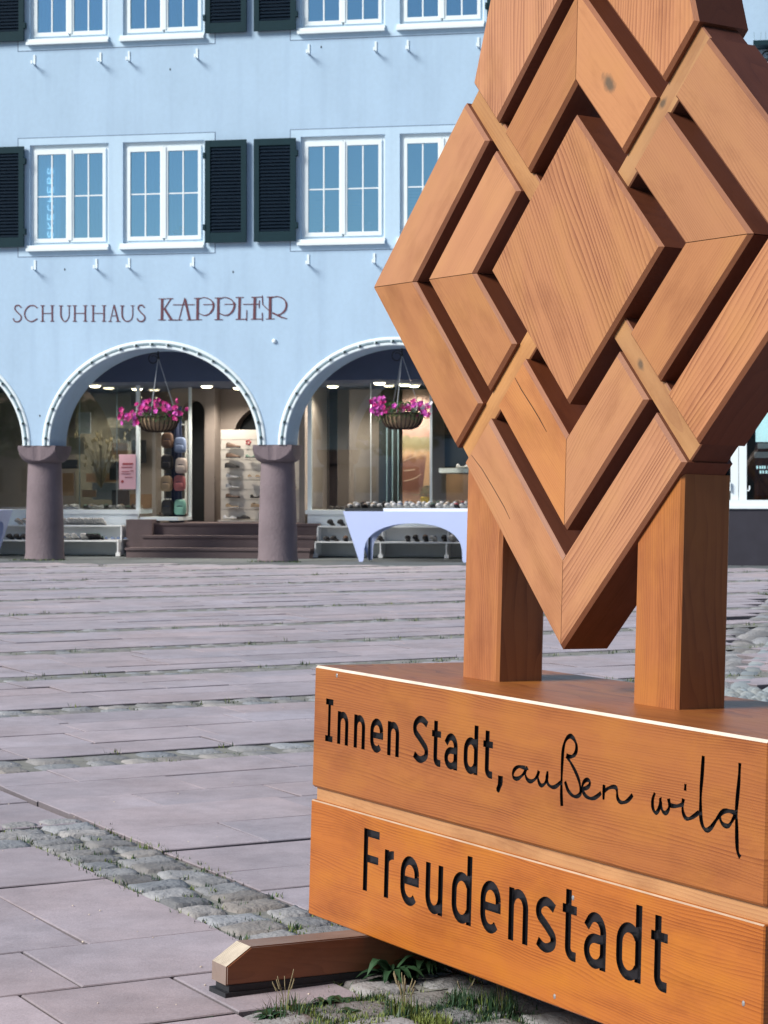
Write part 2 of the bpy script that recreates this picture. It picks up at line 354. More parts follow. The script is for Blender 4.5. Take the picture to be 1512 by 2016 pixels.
M['asphalt'] = plain('dark_grey_pavement', (0.12,0.14,0.15), 0.8, 0.25, 2.5, 0.3)
SHOE = {k: plain('shoe_'+k, c, 0.6, 0.25, 20) for k, c in dict(black=(0.012,0.012,0.016), brown=(0.10,0.055,0.035), tan=(0.30,0.22,0.14),
        white=(0.62,0.64,0.68), grey=(0.22,0.24,0.28), blue=(0.10,0.16,0.30), green=(0.06,0.13,0.10), red=(0.35,0.05,0.06), sole=(0.45,0.45,0.45)).items()}
# ------------------------------------------------------------------ the wooden sculpture
# local axes of the sculpture: x along its face, y into its depth, z up; the origin is on the ground under it
SR = Matrix(((0.5143872503, 0.8571502614, 0.0264421266), (-0.8575259508, 0.5143900958, 0.0072161677), (-0.007416228, -0.0263867144, 0.9996242999)))
SCEN = Vector((0.42744, 4.83, 0.51733 + EYE))
VB = -1.7445                                            # ground level seen from the centre of the diamond
sculpt = thing('wooden_diamond_sculpture', 'tall stained wooden sculpture of nested diamonds standing on an engraved wooden base in the square', 'sculpture')
org = SCEN + SR @ Vector((0, 0, VB))
sculpt.matrix_world = Matrix.Translation(org) @ SR.to_4x4()

def grain(me, d, off=None, roll=None):
    d = Vector(d).normalized(); s = Vector((0,1,0)).cross(d)
    if s.length < 0.1: s = Vector((1,0,0))
    s.normalize(); t = d.cross(s)
    if off is None: off = (rnd.uniform(0,40), rnd.uniform(-0.12,0.12), rnd.uniform(0.06,0.22))
    at = me.attributes.new('grain', 'FLOAT_VECTOR', 'POINT')
    buf = []
    for v in me.vertices:
        buf += [v.co.dot(d)+off[0], v.co.dot(s)+off[1], v.co.dot(t)+off[2]]
    at.data.foreach_set('vector', buf); return me
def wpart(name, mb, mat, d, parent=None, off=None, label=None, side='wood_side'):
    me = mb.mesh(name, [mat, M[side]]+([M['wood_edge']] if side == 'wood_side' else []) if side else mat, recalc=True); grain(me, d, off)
    if side:                                             # shade of the timber sides and chamfers is painted in with darker wood
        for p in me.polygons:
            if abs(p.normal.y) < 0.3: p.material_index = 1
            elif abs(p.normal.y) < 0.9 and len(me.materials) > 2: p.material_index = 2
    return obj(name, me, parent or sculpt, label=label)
def rot90(p, k):
    for _ in range(k): p = (-p[1], p[0])
    return p
def ccw(poly):
    a = sum(poly[i][0]*poly[(i+1) % len(poly)][1]-poly[(i+1) % len(poly)][0]*poly[i][1] for i in range(len(poly)))
    return poly if a > 0 else poly[::-1]
ZC = -VB                                                # height of the diamond centre above the ground
CH = 0.0080; T = 0.049
def flat(poly): return [(p[0], p[1]+ZC) for p in poly]

def strokes_mesh(strokes, y0, y1, w=None, flatc=True):
    """strokes = (points, width); returns MB of ribbons standing between depths y0 and y1"""
    b = MB()
    for pts, wd in strokes:
        wds = wd if isinstance(wd, (list, tuple)) else [wd]*len(pts)
        q = []; ww = []
        for p, w_ in zip(pts, wds):
            if q and (abs(p[0]-q[-1][0])+abs(p[1]-q[-1][1])) < 1e-5: continue
            q.append(p); ww.append(w_)
        n = len(q); L = []; R = []
        for i in range(n):
            a = q[max(i-1,0)]; c = q[min(i+1,n-1)]
            t0 = Vector((q[i][0]-a[0], q[i][1]-a[1])); t1 = Vector((c[0]-q[i][0], c[1]-q[i][1]))
            if i == 0: t0 = t1
            if i == n-1: t1 = t0
            t0.normalize(); t1.normalize(); m = (t0+t1)
            if m.length < 0.3: m = t0
            m.normalize(); nn = Vector((-m[1], m[0])); k = 1/max(0.6, nn.dot(Vector((-t0[1], t0[0]))))
            h = ww[i]/2*k; L.append((q[i][0]+nn[0]*h, q[i][1]+nn[1]*h)); R.append((q[i][0]-nn[0]*h, q[i][1]-nn[1]*h))
        vs = []
        for i in range(n): vs += [(L[i][0],y0,L[i][1]), (R[i][0],y0,R[i][1]), (R[i][0],y1,R[i][1]), (L[i][0],y1,L[i][1])]
        fs = []
        for i in range(n-1):
            for k in range(4): fs.append((i*4+k, i*4+(k+1) % 4, (i+1)*4+(k+1) % 4, (i+1)*4+k))
        fs.append((3,2,1,0)); fs.append(tuple((n-1)*4+k for k in range(4)))
        b.add(vs, fs)
    return b
# central panel
b = MB(); a = 0.3208
b.prism(flat(ccw([(-a,0),(0,-a),(a,0),(0,a)])), 0, 0.14, CH)
wpart('diamond_panel', b, M['wood_strong'], (0.50,0,-0.80), off=(3.0, -0.02, 0.05))
# the two rings: every side is cut by a cross bar into two mitred beams
for ri, (ai, ao) in enumerate(((0.4133, 0.6093), (0.6901, 0.8820))):
    for k in range(4):                                   # k=0 upper left side, then lower left, lower right, upper right
        for half in (0, 1):
            if half == 0: poly = [(-ao,0.0008), (-ai,0.0008), ((-T-ai)/2,(ai-T)/2), ((-T-ao)/2,(ao-T)/2)]; mit = 0
            else: poly = [((T-ao)/2,(ao+T)/2), ((T-ai)/2,(ai+T)/2), (-0.0008,ai), (-0.0008,ao)]; mit = 2
            if ri == 1 and ((k == 0 and half == 1) or (k == 3 and half == 0)): continue
            q = [rot90(p, k) for p in poly]; fl = [1,1,1,1]; fl[mit] = 0
            d = rot90((1,1), k); mat = M['wood']
            if ri == 1 and k == 3 and half == 1: mat = M['wood']
            if ri == 1 and k == 2: mat = M['wood_strong']
            if ri == 0 and k == 3 and half == 0: mat = M['wood_knot']
            off = None
            if mat is M['wood_knot']:
                kp = Vector((0.125, 0, 0.385+ZC)); dd = Vector((d[0],0,d[1])).normalized(); ss = Vector((0,1,0)).cross(dd).normalized()
                off = (0.145-kp.dot(dd), 0.007-kp.dot(ss), 0.1)
            b = MB(); b.prism(flat(q), 0.0 if ri else 0.001, 0.14, CH, fl)
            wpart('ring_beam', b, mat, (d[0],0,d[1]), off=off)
# upper pieces with upright grain that carry the outline up to the roof-shaped top
oo = 0.893; ii = 0.6901
for s in (-1, 1):
    z1 = 1.62
    poly = [(s*0.4220,0.4710), (s*(ii-T)/2,(ii+T)/2), (0,ii), (0,z1), (s*0.045,z1)]
    fl = [1,1,0,1,1]
    p2 = ccw(poly); fl = [1,1,0,1,1] if p2 is poly else [fl[(len(fl)-2-i) % len(fl)] for i in range(len(fl))]
    b = MB(); b.prism(flat(p2), 0, 0.15, CH, fl)
    wpart('crown_board', b, M['wood_strong'], (0.03*s,0,1), off=(rnd.random()*9, 0.25*s-0.02, 0.045))
# four cross bars, set back behind the beams
for k in range(4):
    h = 0.0377
    # local frame of the upper left arm: r runs outwards, t across
    def P(r, t): return ((t-r)/2, (t+r)/2)
    poly = ccw([rot90(P(0.29, -h), k), rot90(P(0.29, h), k), rot90(P(0.884, h), k), rot90(P(0.884, -h), k)])
    b = MB(); b.prism(flat(poly), 0.018, 0.122, 0.003)
    d = rot90((-1,1), k); off = None
    if k > 1:
        dd = Vector((d[0],0,d[1])).normalized(); ss = Vector((0,1,0)).cross(dd).normalized(); kp = Vector(((0.30,0,0.314+ZC), (0.245,0,-0.250+ZC))[3-k]); off = (0.3-kp.dot(dd), -kp.dot(ss), 0.1)
    wpart('cross_bar', b, M['wood_bar_knot' if k > 1 else 'wood_bar'], (d[0],0,d[1]), off=off)
# drying cracks on two of the beams
for pts in ([(-0.2135,-0.2635),(-0.184,-0.294),(-0.139,-0.334),(-0.108,-0.363),(-0.078,-0.394)],[(-0.392,-0.447),(-0.345,-0.480),(-0.293,-0.526),(-0.243,-0.572),(-0.218,-0.6)]):
    m_ = strokes_mesh([([(p[0], p[1]+ZC) for p in pts], [0.0006]+[0.0016]*(len(pts)-2)+[0.0005])], -0.0006, 0.0002)
    obj('crack', m_.mesh('crack', M['engraved'], recalc=True), sculpt)
# two posts that carry the diamond
V1, V2, V3, V4 = -0.9922, -1.3041, -1.3366, -1.6315
for (x0, x1, s) in ((-0.4265,-0.2843,-1), (0.2566,0.3974,1)):
    poly = [(x0,V1), (x1,V1), (x1, abs(x1)-0.8945), (x0, abs(x0)-0.8945)]
    b = MB(); b.prism(flat(poly), 0.0155, 0.1515, 0.007, [0,1,0,1])
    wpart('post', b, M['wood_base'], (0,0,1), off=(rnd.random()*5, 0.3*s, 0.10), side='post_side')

# engraved base: two heavy beams with a recessed spacer between them
def crom(pts, n=5):
    out = []
    P = [pts[0]]+list(pts)+[pts[-1]]
    for i in range(1, len(P)-2):
        for j in range(n):
            t = j/n; p0,p1,p2,p3 = P[i-1],P[i],P[i+1],P[i+2]
            out.append(tuple(0.5*((2*p1[k])+(-p0[k]+p2[k])*t+(2*p0[k]-5*p1[k]+4*p2[k]-p3[k])*t*t+(-p0[k]+3*p1[k]-3*p2[k]+p3[k])*t**3) for k in (0,1)))
    out.append(tuple(pts[-1])); return out
def arc(cx, cy, rx, ry, a0, a1, n=12):
    return [(cx+rx*cos(radians(a0+(a1-a0)*i/n)), cy+ry*sin(radians(a0+(a1-a0)*i/n))) for i in range(n+1)]
def glyph(ch, x0, x1, z0, cap, t):
    """strokes of a narrow sans letter between x0 and x1; t = stem width"""
    l = x0+t/2; r = x1-t/2; m = (l+r)/2; hw = (r-l)/2; th = t*0.92; o = []
    xh = cap*0.76; ry = min(cap*0.22, hw*1.15)
    zb = z0+th/2; zt = z0+xh-th/2
    if ch == 'I':
        o += [([(m,z0),(m,z0+cap)], t*0.8), ([(x0,z0+th/2),(x1,z0+th/2)], th), ([(x0,z0+cap-th/2),(x1,z0+cap-th/2)], th)]
    elif ch == 'n':
        o += [([(l,z0),(l,z0+xh)], t), (arc(m, zt-ry, hw, ry, 165, 0)+[(r,z0)], t)]
    elif ch == 'r':
        o += [([(l,z0),(l,z0+xh)], t), (arc(l+hw*1.9, zt-ry*1.1, hw*1.9, ry*1.1, 168, 88), t)]
    elif ch == 'u':
        o += [([(r,z0),(r,z0+xh)], t), ([(l,z0+xh)]+arc(m, zb+ry, hw, ry, 180, 345), t)]
    elif ch == 'd':
        o += [([(r,z0),(r,z0+cap*1.03)], t), (arc(m, zt-ry, hw, ry, 25, 180)+arc(m, zb+ry, hw, ry, 180, 335), t)]
    elif ch == 'e':
        zm = z0+xh*0.50
        o += [([(l,zm),(r,zm),]+arc(m, zt-ry, hw, ry, 0, 180)+arc(m, zb+ry, hw, ry, 180, 318), t)]
        o[0] = (arc(m, zt-ry, hw, ry, 0, 180)+arc(m, zb+ry, hw, ry, 180, 318), t); o += [([(l,zm),(r+t/2,zm)], th), ([(r,zm-th/2),(r,zt-ry)], t)]
    elif ch == 'a':
        bz = z0+xh*0.31; by = xh*0.31-th/2
        o += [([(l-t*0.1,zt-ry*0.75)]+arc(m, zt-ry, hw, ry, 130, 0)+[(r,z0)], t),
              ([(r,zb+2*by),(m,zb+2*by)]+arc(m, bz, hw, by, 100, 270)+arc(m, bz, hw, by, 275, 335, 5), t*0.95)]
    elif ch == 't':
        c = x0+(x1-x0)*0.42; rr = min(x1-c, cap*0.12)
        o += [([(c,z0+cap*0.97)]+arc(c+rr, zb+rr, rr, rr, 180, 265, 8)+[(x1,zb)], t), ([(x0,z0+xh-th/2),(x1,z0+xh-th/2)], th)]
    elif ch == 'F':
        o += [([(l,z0),(l,z0+cap)], t), ([(l,z0+cap-th/2),(x1,z0+cap-th/2)], th), ([(l,z0+cap*0.53),(x1-t*0.15,z0+cap*0.53)], th)]
    elif ch in 'sS':
        H = xh if ch == 's' else cap; zt2 = z0+H-th/2; q = (zt2-zb)
        pts = [(r+t*0.15, zt2-q*0.10), (m+hw*0.35, zt2), (m-hw*0.35, zt2), (l, zt2-q*0.13), (l, zt2-q*0.32), (m-hw*0.2, zt2-q*0.47), (m+hw*0.4, zb+q*0.42),
               (r, zb+q*0.28), (r-hw*0.05, zb+q*0.10), (m+hw*0.2, zb), (m-hw*0.45, zb+q*0.01), (l-t*0.2, zb+q*0.10)]
        o += [(crom(pts, 4), t)]
    elif ch == ',':
        o += [(crom([(x0+(x1-x0)*0.72,z0+cap*0.10),(x0+(x1-x0)*0.68,z0-cap*0.06),(x0+t*0.2,z0-cap*0.24)], 4), [t*1.15]*5+[t*0.9]*3+[t*0.4])]
    return o
UI = [-0.756,-0.7182,-0.6946,-0.6395,-0.6117,-0.5568,-0.5321,-0.4702,-0.4499,-0.3955,-0.3315,-0.2649,-0.2492,-0.2094,-0.194,-0.1377,-0.1121,-0.0533,-0.0326,0.0064,0.0246,0.0448]
UF = [-0.5484,-0.4742,-0.4478,-0.3945,-0.3732,-0.2895,-0.2602,-0.185,-0.1468,-0.064,-0.0278,0.0536,0.0847,0.1598,0.1904,0.2637,0.2859,0.3368,0.3637,0.4403,0.4746,0.5577,0.5872,0.6405]
SCRIPT = [[[0.1354,-1.1389],[0.1403,-1.1402],[0.1274,-1.1399],[0.1097,-1.1402],[0.0954,-1.1466],[0.0877,-1.1568],[0.0897,-1.1658],[0.1012,-1.168],[0.114,-1.1636],[0.1296,-1.1525],[0.1381,-1.1404],[0.1344,-1.1519],[0.1413,-1.1629],[0.1543,-1.1668],[0.1684,-1.1622],[0.1806,-1.1516],[0.1863,-1.1391],[0.1821,-1.1514],[0.1875,-1.1653],[0.1971,-1.1704],[0.2094,-1.1643],[0.2167,-1.1525],[0.2177,-1.1415],[0.2177,-1.1415],[0.2157,-1.1526],[0.2219,-1.1645],[0.2375,-1.1687],[0.2527,-1.1641],[0.2676,-1.1532]],[[0.2735,-1.2043],[0.2705,-1.1779],[0.2701,-1.1421],[0.271,-1.1063],[0.2735,-1.0809],[0.2818,-1.0621],[0.2966,-1.0525],[0.3103,-1.0572],[0.3198,-1.0686],[0.3195,-1.0828],[0.3104,-1.0927],[0.2985,-1.0962],[0.2848,-1.0957]],[[0.2848,-1.0957],[0.2989,-1.1065],[0.3177,-1.1237],[0.3319,-1.1414],[0.3376,-1.1566],[0.3382,-1.1689],[0.326,-1.1767],[0.311,-1.1769],[0.294,-1.1676],[0.2827,-1.1504]],[[0.3395,-1.1572],[0.3548,-1.1561],[0.3678,-1.1492],[0.3703,-1.1401],[0.3613,-1.1368],[0.3498,-1.1427],[0.3444,-1.154],[0.3493,-1.1656],[0.3614,-1.1728],[0.3791,-1.174],[0.3963,-1.1673],[0.4104,-1.1576]],[[0.4197,-1.1398],[0.4189,-1.1547],[0.419,-1.1712]],[[0.4189,-1.1538],[0.4329,-1.1459],[0.4498,-1.1403],[0.4612,-1.1414],[0.4644,-1.1504],[0.4662,-1.1605],[0.475,-1.1679],[0.4904,-1.1667],[0.5041,-1.1588],[0.5161,-1.1478]],[[0.5879,-1.1343],[0.5815,-1.1486],[0.5821,-1.1637],[0.5887,-1.1728],[0.5954,-1.1727],[0.603,-1.1625],[0.6064,-1.1469],[0.6064,-1.1469],[0.6082,-1.1584],[0.6153,-1.1683],[0.6246,-1.1695],[0.6323,-1.1617],[0.6345,-1.1514],[0.6314,-1.1402]],[[0.6345,-1.1514],[0.6425,-1.1528],[0.6581,-1.1512],[0.6736,-1.1461]],[[0.6778,-1.134],[0.6757,-1.1474],[0.6773,-1.1604],[0.6849,-1.17],[0.6953,-1.171],[0.7104,-1.164],[0.7266,-1.1535]],[[0.6828,-1.1044],[0.6823,-1.1177]],[[0.7349,-1.0431],[0.7326,-1.0809],[0.7301,-1.1138],[0.7306,-1.1464],[0.7335,-1.1688],[0.7417,-1.1823],[0.7519,-1.1849],[0.7641,-1.1774],[0.7784,-1.1608],[0.7927,-1.1458],[0.8049,-1.1401],[0.8195,-1.1389],[0.8318,-1.1403]],[[0.8343,-1.1416],[0.8262,-1.1539],[0.8157,-1.1666],[0.8035,-1.1684],[0.7934,-1.1634],[0.7881,-1.1545]],[[0.8426,-1.044],[0.8414,-1.0752],[0.8383,-1.1075],[0.836,-1.1366],[0.838,-1.1634],[0.8399,-1.195],[0.8431,-1.2136],[0.8507,-1.222]]]
st1 = []
for i, ch in enumerate('InnenStadt,'): st1 += glyph(ch, UI[2*i], UI[2*i+1], -1.1800, 0.1085, 0.0165)
for k, s in enumerate(SCRIPT):
    q = crom(s, 3); w0 = 0.0080 if k not in (1, 10, 12) else 0.0088
    st1.append((q, [w0*(0.8+0.45*abs(sin(0.37*i+k))) for i in range(len(q))]))
st2 = []
for i, ch in enumerate('Freudenstadt'): st2 += glyph(ch, UF[2*i], UF[2*i+1], -1.5235, 0.1525, 0.0205)
def lift(st): return [([(p[0], p[1]+ZC) for p in pts], w) for pts, w in st]
WF, WBK = -0.1838, 0.350
def carved_beam(x0, x1, z0, z1, strokes, label, ch=0.0058):
    b = MB(); b.box(x0, x1, WF, WBK, z0+ZC, z1+ZC); me = b.mesh('engraved_beam', [M['wood_base'], M['engraved'], M['bare' if ch > 0.004 else 'worn']])
    bm = bmesh.new(); bm.from_mesh(me)
    bmesh.ops.bevel(bm, geom=[e for e in bm.edges], offset=ch, segments=1, affect='EDGES')
    bmesh.ops.recalc_face_normals(bm, faces=bm.faces)
    for f in bm.faces:
        if f.normal.y < -0.5 and f.normal.z > 0.5 and abs(f.normal.x) < 0.3: f.material_index = 2
    bm.to_mesh(me); bm.free()
    o = obj('engraved_beam', me)
    cu = strokes_mesh(lift(strokes), WF-0.012, WF+0.009); cm = cu.mesh('cut', [M['engraved']], recalc=True)
    co = obj('cut', cm)
    mod = o.modifiers.new('cut', 'BOOLEAN'); mod.object = co; mod.operation = 'DIFFERENCE'; mod.solver = 'EXACT'; mod.use_self = True; mod.material_mode = 'TRANSFER'
    dg = bpy.context.evaluated_depsgraph_get(); dg.update()
    nm = bpy.data.meshes.new_from_object(o.evaluated_get(dg)); nm.name = 'engraved_beam'
    o.modifiers.clear(); o.data = nm; bpy.data.objects.remove(co, do_unlink=True)
    o.parent = sculpt; o['label'] = label
    grain(nm, (1,0,0.0), off=(rnd.random()*9, -1.35-ZC+ZC-0.35+0.0, 0.26))
    ft = strokes_mesh(lift(strokes), WF+0.0075, WF+0.010)
    obj('lettering', ft.mesh('lettering', M['engraved'], recalc=True), o)
    return o
ub = carved_beam(-0.8202, 0.9235, V2, V1, st1, 'upper base beam engraved with Innen Stadt, außen wild')
lb = carved_beam(-0.8202, 0.9235, V4, V3, st2, 'lower base beam engraved with Freudenstadt', 0.0030)
b = MB(); b.box(-0.812, 0.930, WF+0.0125, WBK-0.012, V3-0.004+ZC, V2+0.004+ZC)
wpart('spacer_board', b, M['wood_bar'], (1,0,0), side=None)
for (u, v) in ((-0.704,-1.009),(0.322,-1.391),(0.265,-1.611),(0.870,-1.494)):
    b = MB(); b.ball((u, WF-0.0002, v+ZC), 0.0045, 8, 5, 0, (1,0.4,1.3)); obj('nail_head', b.mesh('nail_head', M['steel']), sculpt)
# feet: beams laid across under the base, on rubber strips
for u0 in (-0.603, 0.625):
    ft = V4+ZC
    poly = [(-0.566,0.027), (0.76,0.027), (0.76,ft-0.04), (0.70,ft), (-0.502,ft), (-0.566,ft-0.042)]
    vs = [(u0, p[0], p[1]) for p in poly]+[(u0+0.080, p[0], p[1]) for p in poly]; n = 6
    b = MB(); b.add(vs[:], [tuple(range(n)), tuple(range(2*n-1, n-1, -1))]+[(i, n+i, n+(i+1) % n, (i+1) % n) for i in range(n)])
    me = b.mesh('foot_beam', [M['wood_foot'], M['endgrain'], M['weathered']])
    bm = bmesh.new(); bm.from_mesh(me); bmesh.ops.recalc_face_normals(bm, faces=bm.faces)
    bmesh.ops.bevel(bm, geom=[e for e in bm.edges if abs(e.verts[0].co.x-e.verts[1].co.x) < 1e-4], offset=0.003, segments=2, affect='EDGES')
    bmesh.ops.recalc_face_normals(bm, faces=bm.faces)
    for f in bm.faces:
        if f.normal.y < -0.4 and f.normal.z > 0.4 and f.calc_area() > 1e-3: f.material_index = 1
        elif f.normal.z > 0.9 or f.normal.y < -0.9: f.material_index = 2
    bm.to_mesh(me); bm.free(); grain(me, (0,1,0), off=(1.0+u0, 0.02, -0.05))
    fo = obj('foot_beam', me, sculpt)
    b = MB(); b.box(u0+0.010, u0+0.079, -0.558, 0.74, 0.010, 0.0262); b.box(u0-0.001, u0+0.085, -0.570, 0.75, -0.006, 0.0098)
    obj('rubber_strip', b.mesh('rubber_strip', M['rubber']), fo)

# ------------------------------------------------------------------ the square: slabs, cobble strips, weeds in the joints
b = MB(); b.box(-90, 90, -60, 140, -0.5, -0.034)
tag(obj('ground', b.mesh('ground', M['soil'])), kind='structure')
GA = radians(28.3); ca, sa = cos(GA), sin(GA)
def toxy(a, bb): return (a*ca-bb*sa, a*sa+bb*ca)
def toab(x, y): return (x*ca+y*sa, -x*sa+y*ca)
TH = math.atan(0.189); ZF = 32.8                          # facade: turned by TH, 32.8 m away on the optical axis
ct, s_t = cos(TH), sin(TH)
def B2W(s, d, z=0.0): return (s*ct+d*s_t, ZF-s*s_t+d*ct, z)
def W2B(x, y): return (x*ct-(y-ZF)*s_t, x*s_t+(y-ZF)*ct)
def inview(x, y, m=0.0):
    if y < 1.8: return False
    return abs(x) < 3.0+0.27*y+m and W2B(x, y)[1] < -1.1
STR = [(3.93,4.42),(8.56,8.97),(10.58,10.94),(12.50,12.84),(14.42,14.78),(16.40,16.76),(18.70,19.06),(21.08,21.46),(23.3,23.65),(25.4,25.75),(27.5,27.85),(29.6,29.95)]
A0, A1 = 2.33, 2.66                                       # the strip that runs towards the viewer
# the oblique band of old cobbles on the right, between two lines (world coordinates)
def side(p, q, x, y): return (q[0]-p[0])*(y-p[1])-(q[1]-p[1])*(x-p[0])
LA, LB = (2.79,17.21), (4.24,23.26); KA, KB = (2.11,12.95), (3.10,17.03)
def right_zone(x, y):
    """1 = oblique cobble band, 2 = kerb line, 3 = slabs right of it, 4 = pale gravel-like setts, 0 = none"""
    if x < 1.2 or y < 11.9: return 0
    if y < 12.75: return 4 if (x > 1.55 and y > 11.98) else 0
    l = side(LA, LB, x, y); k = side(KA, KB, x, y); kl = sqrt((KB[0]-KA[0])**2+(KB[1]-KA[1])**2)
    if l > 0: return 0
    if k > 0: return 1
    if k > -0.17*kl: return 2
    return 3
slab = MB(); cob = MB(); krb = MB()
def slab_tile(a0, a1, b0, b1, filt=True):
    cx, cy = toxy((a0+a1)/2, (b0+b1)/2)
    if not inview(cx, cy, 1.0): return
    if right_zone(cx, cy) in (1,2,4): return
    g = 0.0022+rnd.uniform(0,0.0028); c = 0.0035
    x0,x1,y0,y1 = a0+g, a1-g, b0+g, b1-g
    dz = rnd.uniform(-0.0022,0.0022); sx = rnd.uniform(-0.003,0.003); sy = rnd.uniform(-0.004,0.004)
    def P(a, q, z):
        X, Y = toxy(a, q); return (X, Y, z+dz+sx*(a-a0)/(a1-a0)+sy*(q-b0)/(b1-b0))
    j = [rnd.uniform(-0.004,0.004) for _ in range(8)]
    o = [(x0+j[0],y0+j[1]),(x1+j[2],y0+j[3]),(x1+j[4],y1+j[5]),(x0+j[6],y1+j[7])]
    i_ = [(x0+c+j[0],y0+c+j[1]),(x1-c+j[2],y0+c+j[3]),(x1-c+j[4],y1-c+j[5]),(x0+c+j[6],y1-c+j[7])]
    vs = [P(*p, -0.032) for p in o]+[P(*p, -c*0.8) for p in o]+[P(*p, 0.0) for p in i_]
    t = rnd.gauss(1.0, 0.045); w = rnd.gauss(0, 0.016); col = (t*(1+w), t, t*(1-w*0.7))
    fs = [(8,9,10,11)]+[(L+k, L+(k+1) % 4, L+4+(k+1) % 4, L+4+k) for L in (0,4) for k in range(4)]
    slab.add(vs, fs[:1], 0, col); slab.add(vs, fs[1:5], 0, tuple(v*0.42 for v in col)); slab.add(vs, fs[5:], 0, tuple(v*0.75 for v in col))
def cobble(mb, x, y, rot, lx, ly, h=0.016, tint=None, n=5, base=-0.03):
    if y < 9 and n >= 5: n = 9
    """one rounded stone"""
    t = tint or max(0.45, rnd.gauss(0.98, 0.17)); w = rnd.gauss(0, 0.035)
    col = (t*(1+w), t, t*(1-w))
    vs = []; fs = []; cr, sr = cos(rot), sin(rot); ph = rnd.random()*6; ph2 = rnd.random()*6; tl = rnd.uniform(-0.006,0.006)
    for i in range(n+1):
        for j in range(n+1):
            u = -1+2*i/n; v = -1+2*j/n
            uu, vv = u*sqrt(max(0,1-v*v*0.17)), v*sqrt(max(0,1-u*u*0.17))
            wob = 1+0.05*sin(3*u+ph)+0.05*cos(3*v+ph2)
            X = uu*lx/2*wob*1.10; Y = vv*ly/2*wob*1.10
            e = max(abs(u), abs(v)); z = h*(1-e**5.0)+0.0022*sin(4*u+ph)*cos(3*v+ph2)+(rnd.uniform(-0.0011,0.0011) if n > 5 else 0)+0.0013*sin(9*u+ph2)*sin(8*v+ph)+tl*u - (0.022 if e > 0.99 else 0)
            vs.append((x+X*cr-Y*sr, y+X*sr+Y*cr, z-0.010))
    for i in range(n):
        for j in range(n):
            q = i*(n+1)+j; fs.append((q, q+n+1, q+n+2, q+1))
    mb.add(vs, fs, 0, col)
def cobble_field(a0, a1, b0, b1, along='a', size=0.17, rows=None, zone=None, mb=None, tint=None):
    mb = mb or cob
    if along == 'a':
        nr = rows or max(1, round((b1-b0)/size)); rh = (b1-b0)/nr
        for r in range(nr):
            a = a0-rnd.random()*0.1
            while a < a1:
                w = rnd.uniform(0.9,1.5)*size; X, Y = toxy(a+w/2, b0+rh*(r+0.5)+rnd.uniform(-0.008,0.008))
                if inview(X, Y) and (zone is None or zone(X, Y)) and not (zone is None and right_zone(X, Y)):
                    cobble(mb, X, Y, GA+rnd.uniform(-0.07,0.07), w*0.97, rh*rnd.uniform(0.90,0.99), rnd.uniform(0.007,0.012), n=5 if Y < 12 else 3, tint=tint and tint())
                a += w
    else:
        nr = rows or 2; rw = (a1-a0)/nr
        q = b0
        while q < b1:
            h = rnd.uniform(0.105,0.165); sp = a0+(a1-a0)*rnd.uniform(0.36,0.64)
            for x0, x1 in ((a0, sp), (sp, a1)):
                X, Y = toxy((x0+x1)/2, q+h/2)
                if inview(X, Y): cobble(mb, X, Y, GA+rnd.uniform(-0.08,0.08), (x1-x0)*0.97, h*0.96, rnd.uniform(0.008,0.016), n=6)
            q += h
# slab rows
def fill_rows(bs, alo, ahi, cuts=None):
    for i in range(len(bs)-1):
        if bs[i+1] < bs[i]+0.1: continue
        if cuts and i in cuts: cs = [alo]+cuts[i]+[ahi]
        else: cs = [alo, ahi]
        out = [cs[0]]
        for c0, c1 in zip(cs[:-1], cs[1:]):
            a = c0 if c0 > alo or ahi-alo < 6 else alo+rnd.random()*0.5
            while True:
                w = rnd.choice((0.42,0.55,0.62,0.75,0.85,0.95))*rnd.uniform(0.93,1.07)
                if a+w > c1-0.28: break
                a += w; out.append(a)
            out.append(c1)
        for x0, x1 in zip(out[:-1], out[1:]):
            if x1-x0 > 0.05: slab_tile(x0, x1, bs[i], bs[i+1])
# near field, left of the strip
fill_rows([4.42,4.82,5.27,6.13,6.78], -12, A0, {0:[1.61,2.0], 1:[1.10,1.77], 2:[1.21,1.95], 3:[0.8,1.55]})
fill_rows([0.3,0.75,1.2,1.7,2.15,2.6,3.05,3.5,3.93], -12, 12)
cobble_field(-12, A0-0.01, 6.80, 7.14, 'a', 0.19, 2)
fill_rows([7.16,7.72,8.2,8.56], -12, 2.62)
cobble_field(A0, A1, 4.42, 7.18, 'b')
# right of the strip
fill_rows([4.42,4.85,5.30,5.72,6.05,6.49,6.92,7.38,7.74,8.16,8.56], A1, 30, {5:[3.05,3.9], 6:[3.5], 7:[3.04], 8:[3.36], 4:[3.6], 3:[2.98], 9:[2.98]})
cobble_field(2.02, 12, 3.95, 4.41, 'a', 0.155, 3)
fill_rows([3.93,4.42], -12, 2.0)
for i in range(1, len(STR)):
    lo = STR[i][0]; hi = STR[i][1]
    cobble_field(-10, 34, lo, hi, 'a', 0.175, 2)
    nx = STR[i+1][0] if i+1 < len(STR) else 33
    n = max(3, round((nx-hi)/0.42)); bs = [hi+(nx-hi)*k/n+(rnd.uniform(-0.03,0.03) if 0 < k < n else 0) for k in range(n+1)]
    fill_rows(bs, -10, 36)
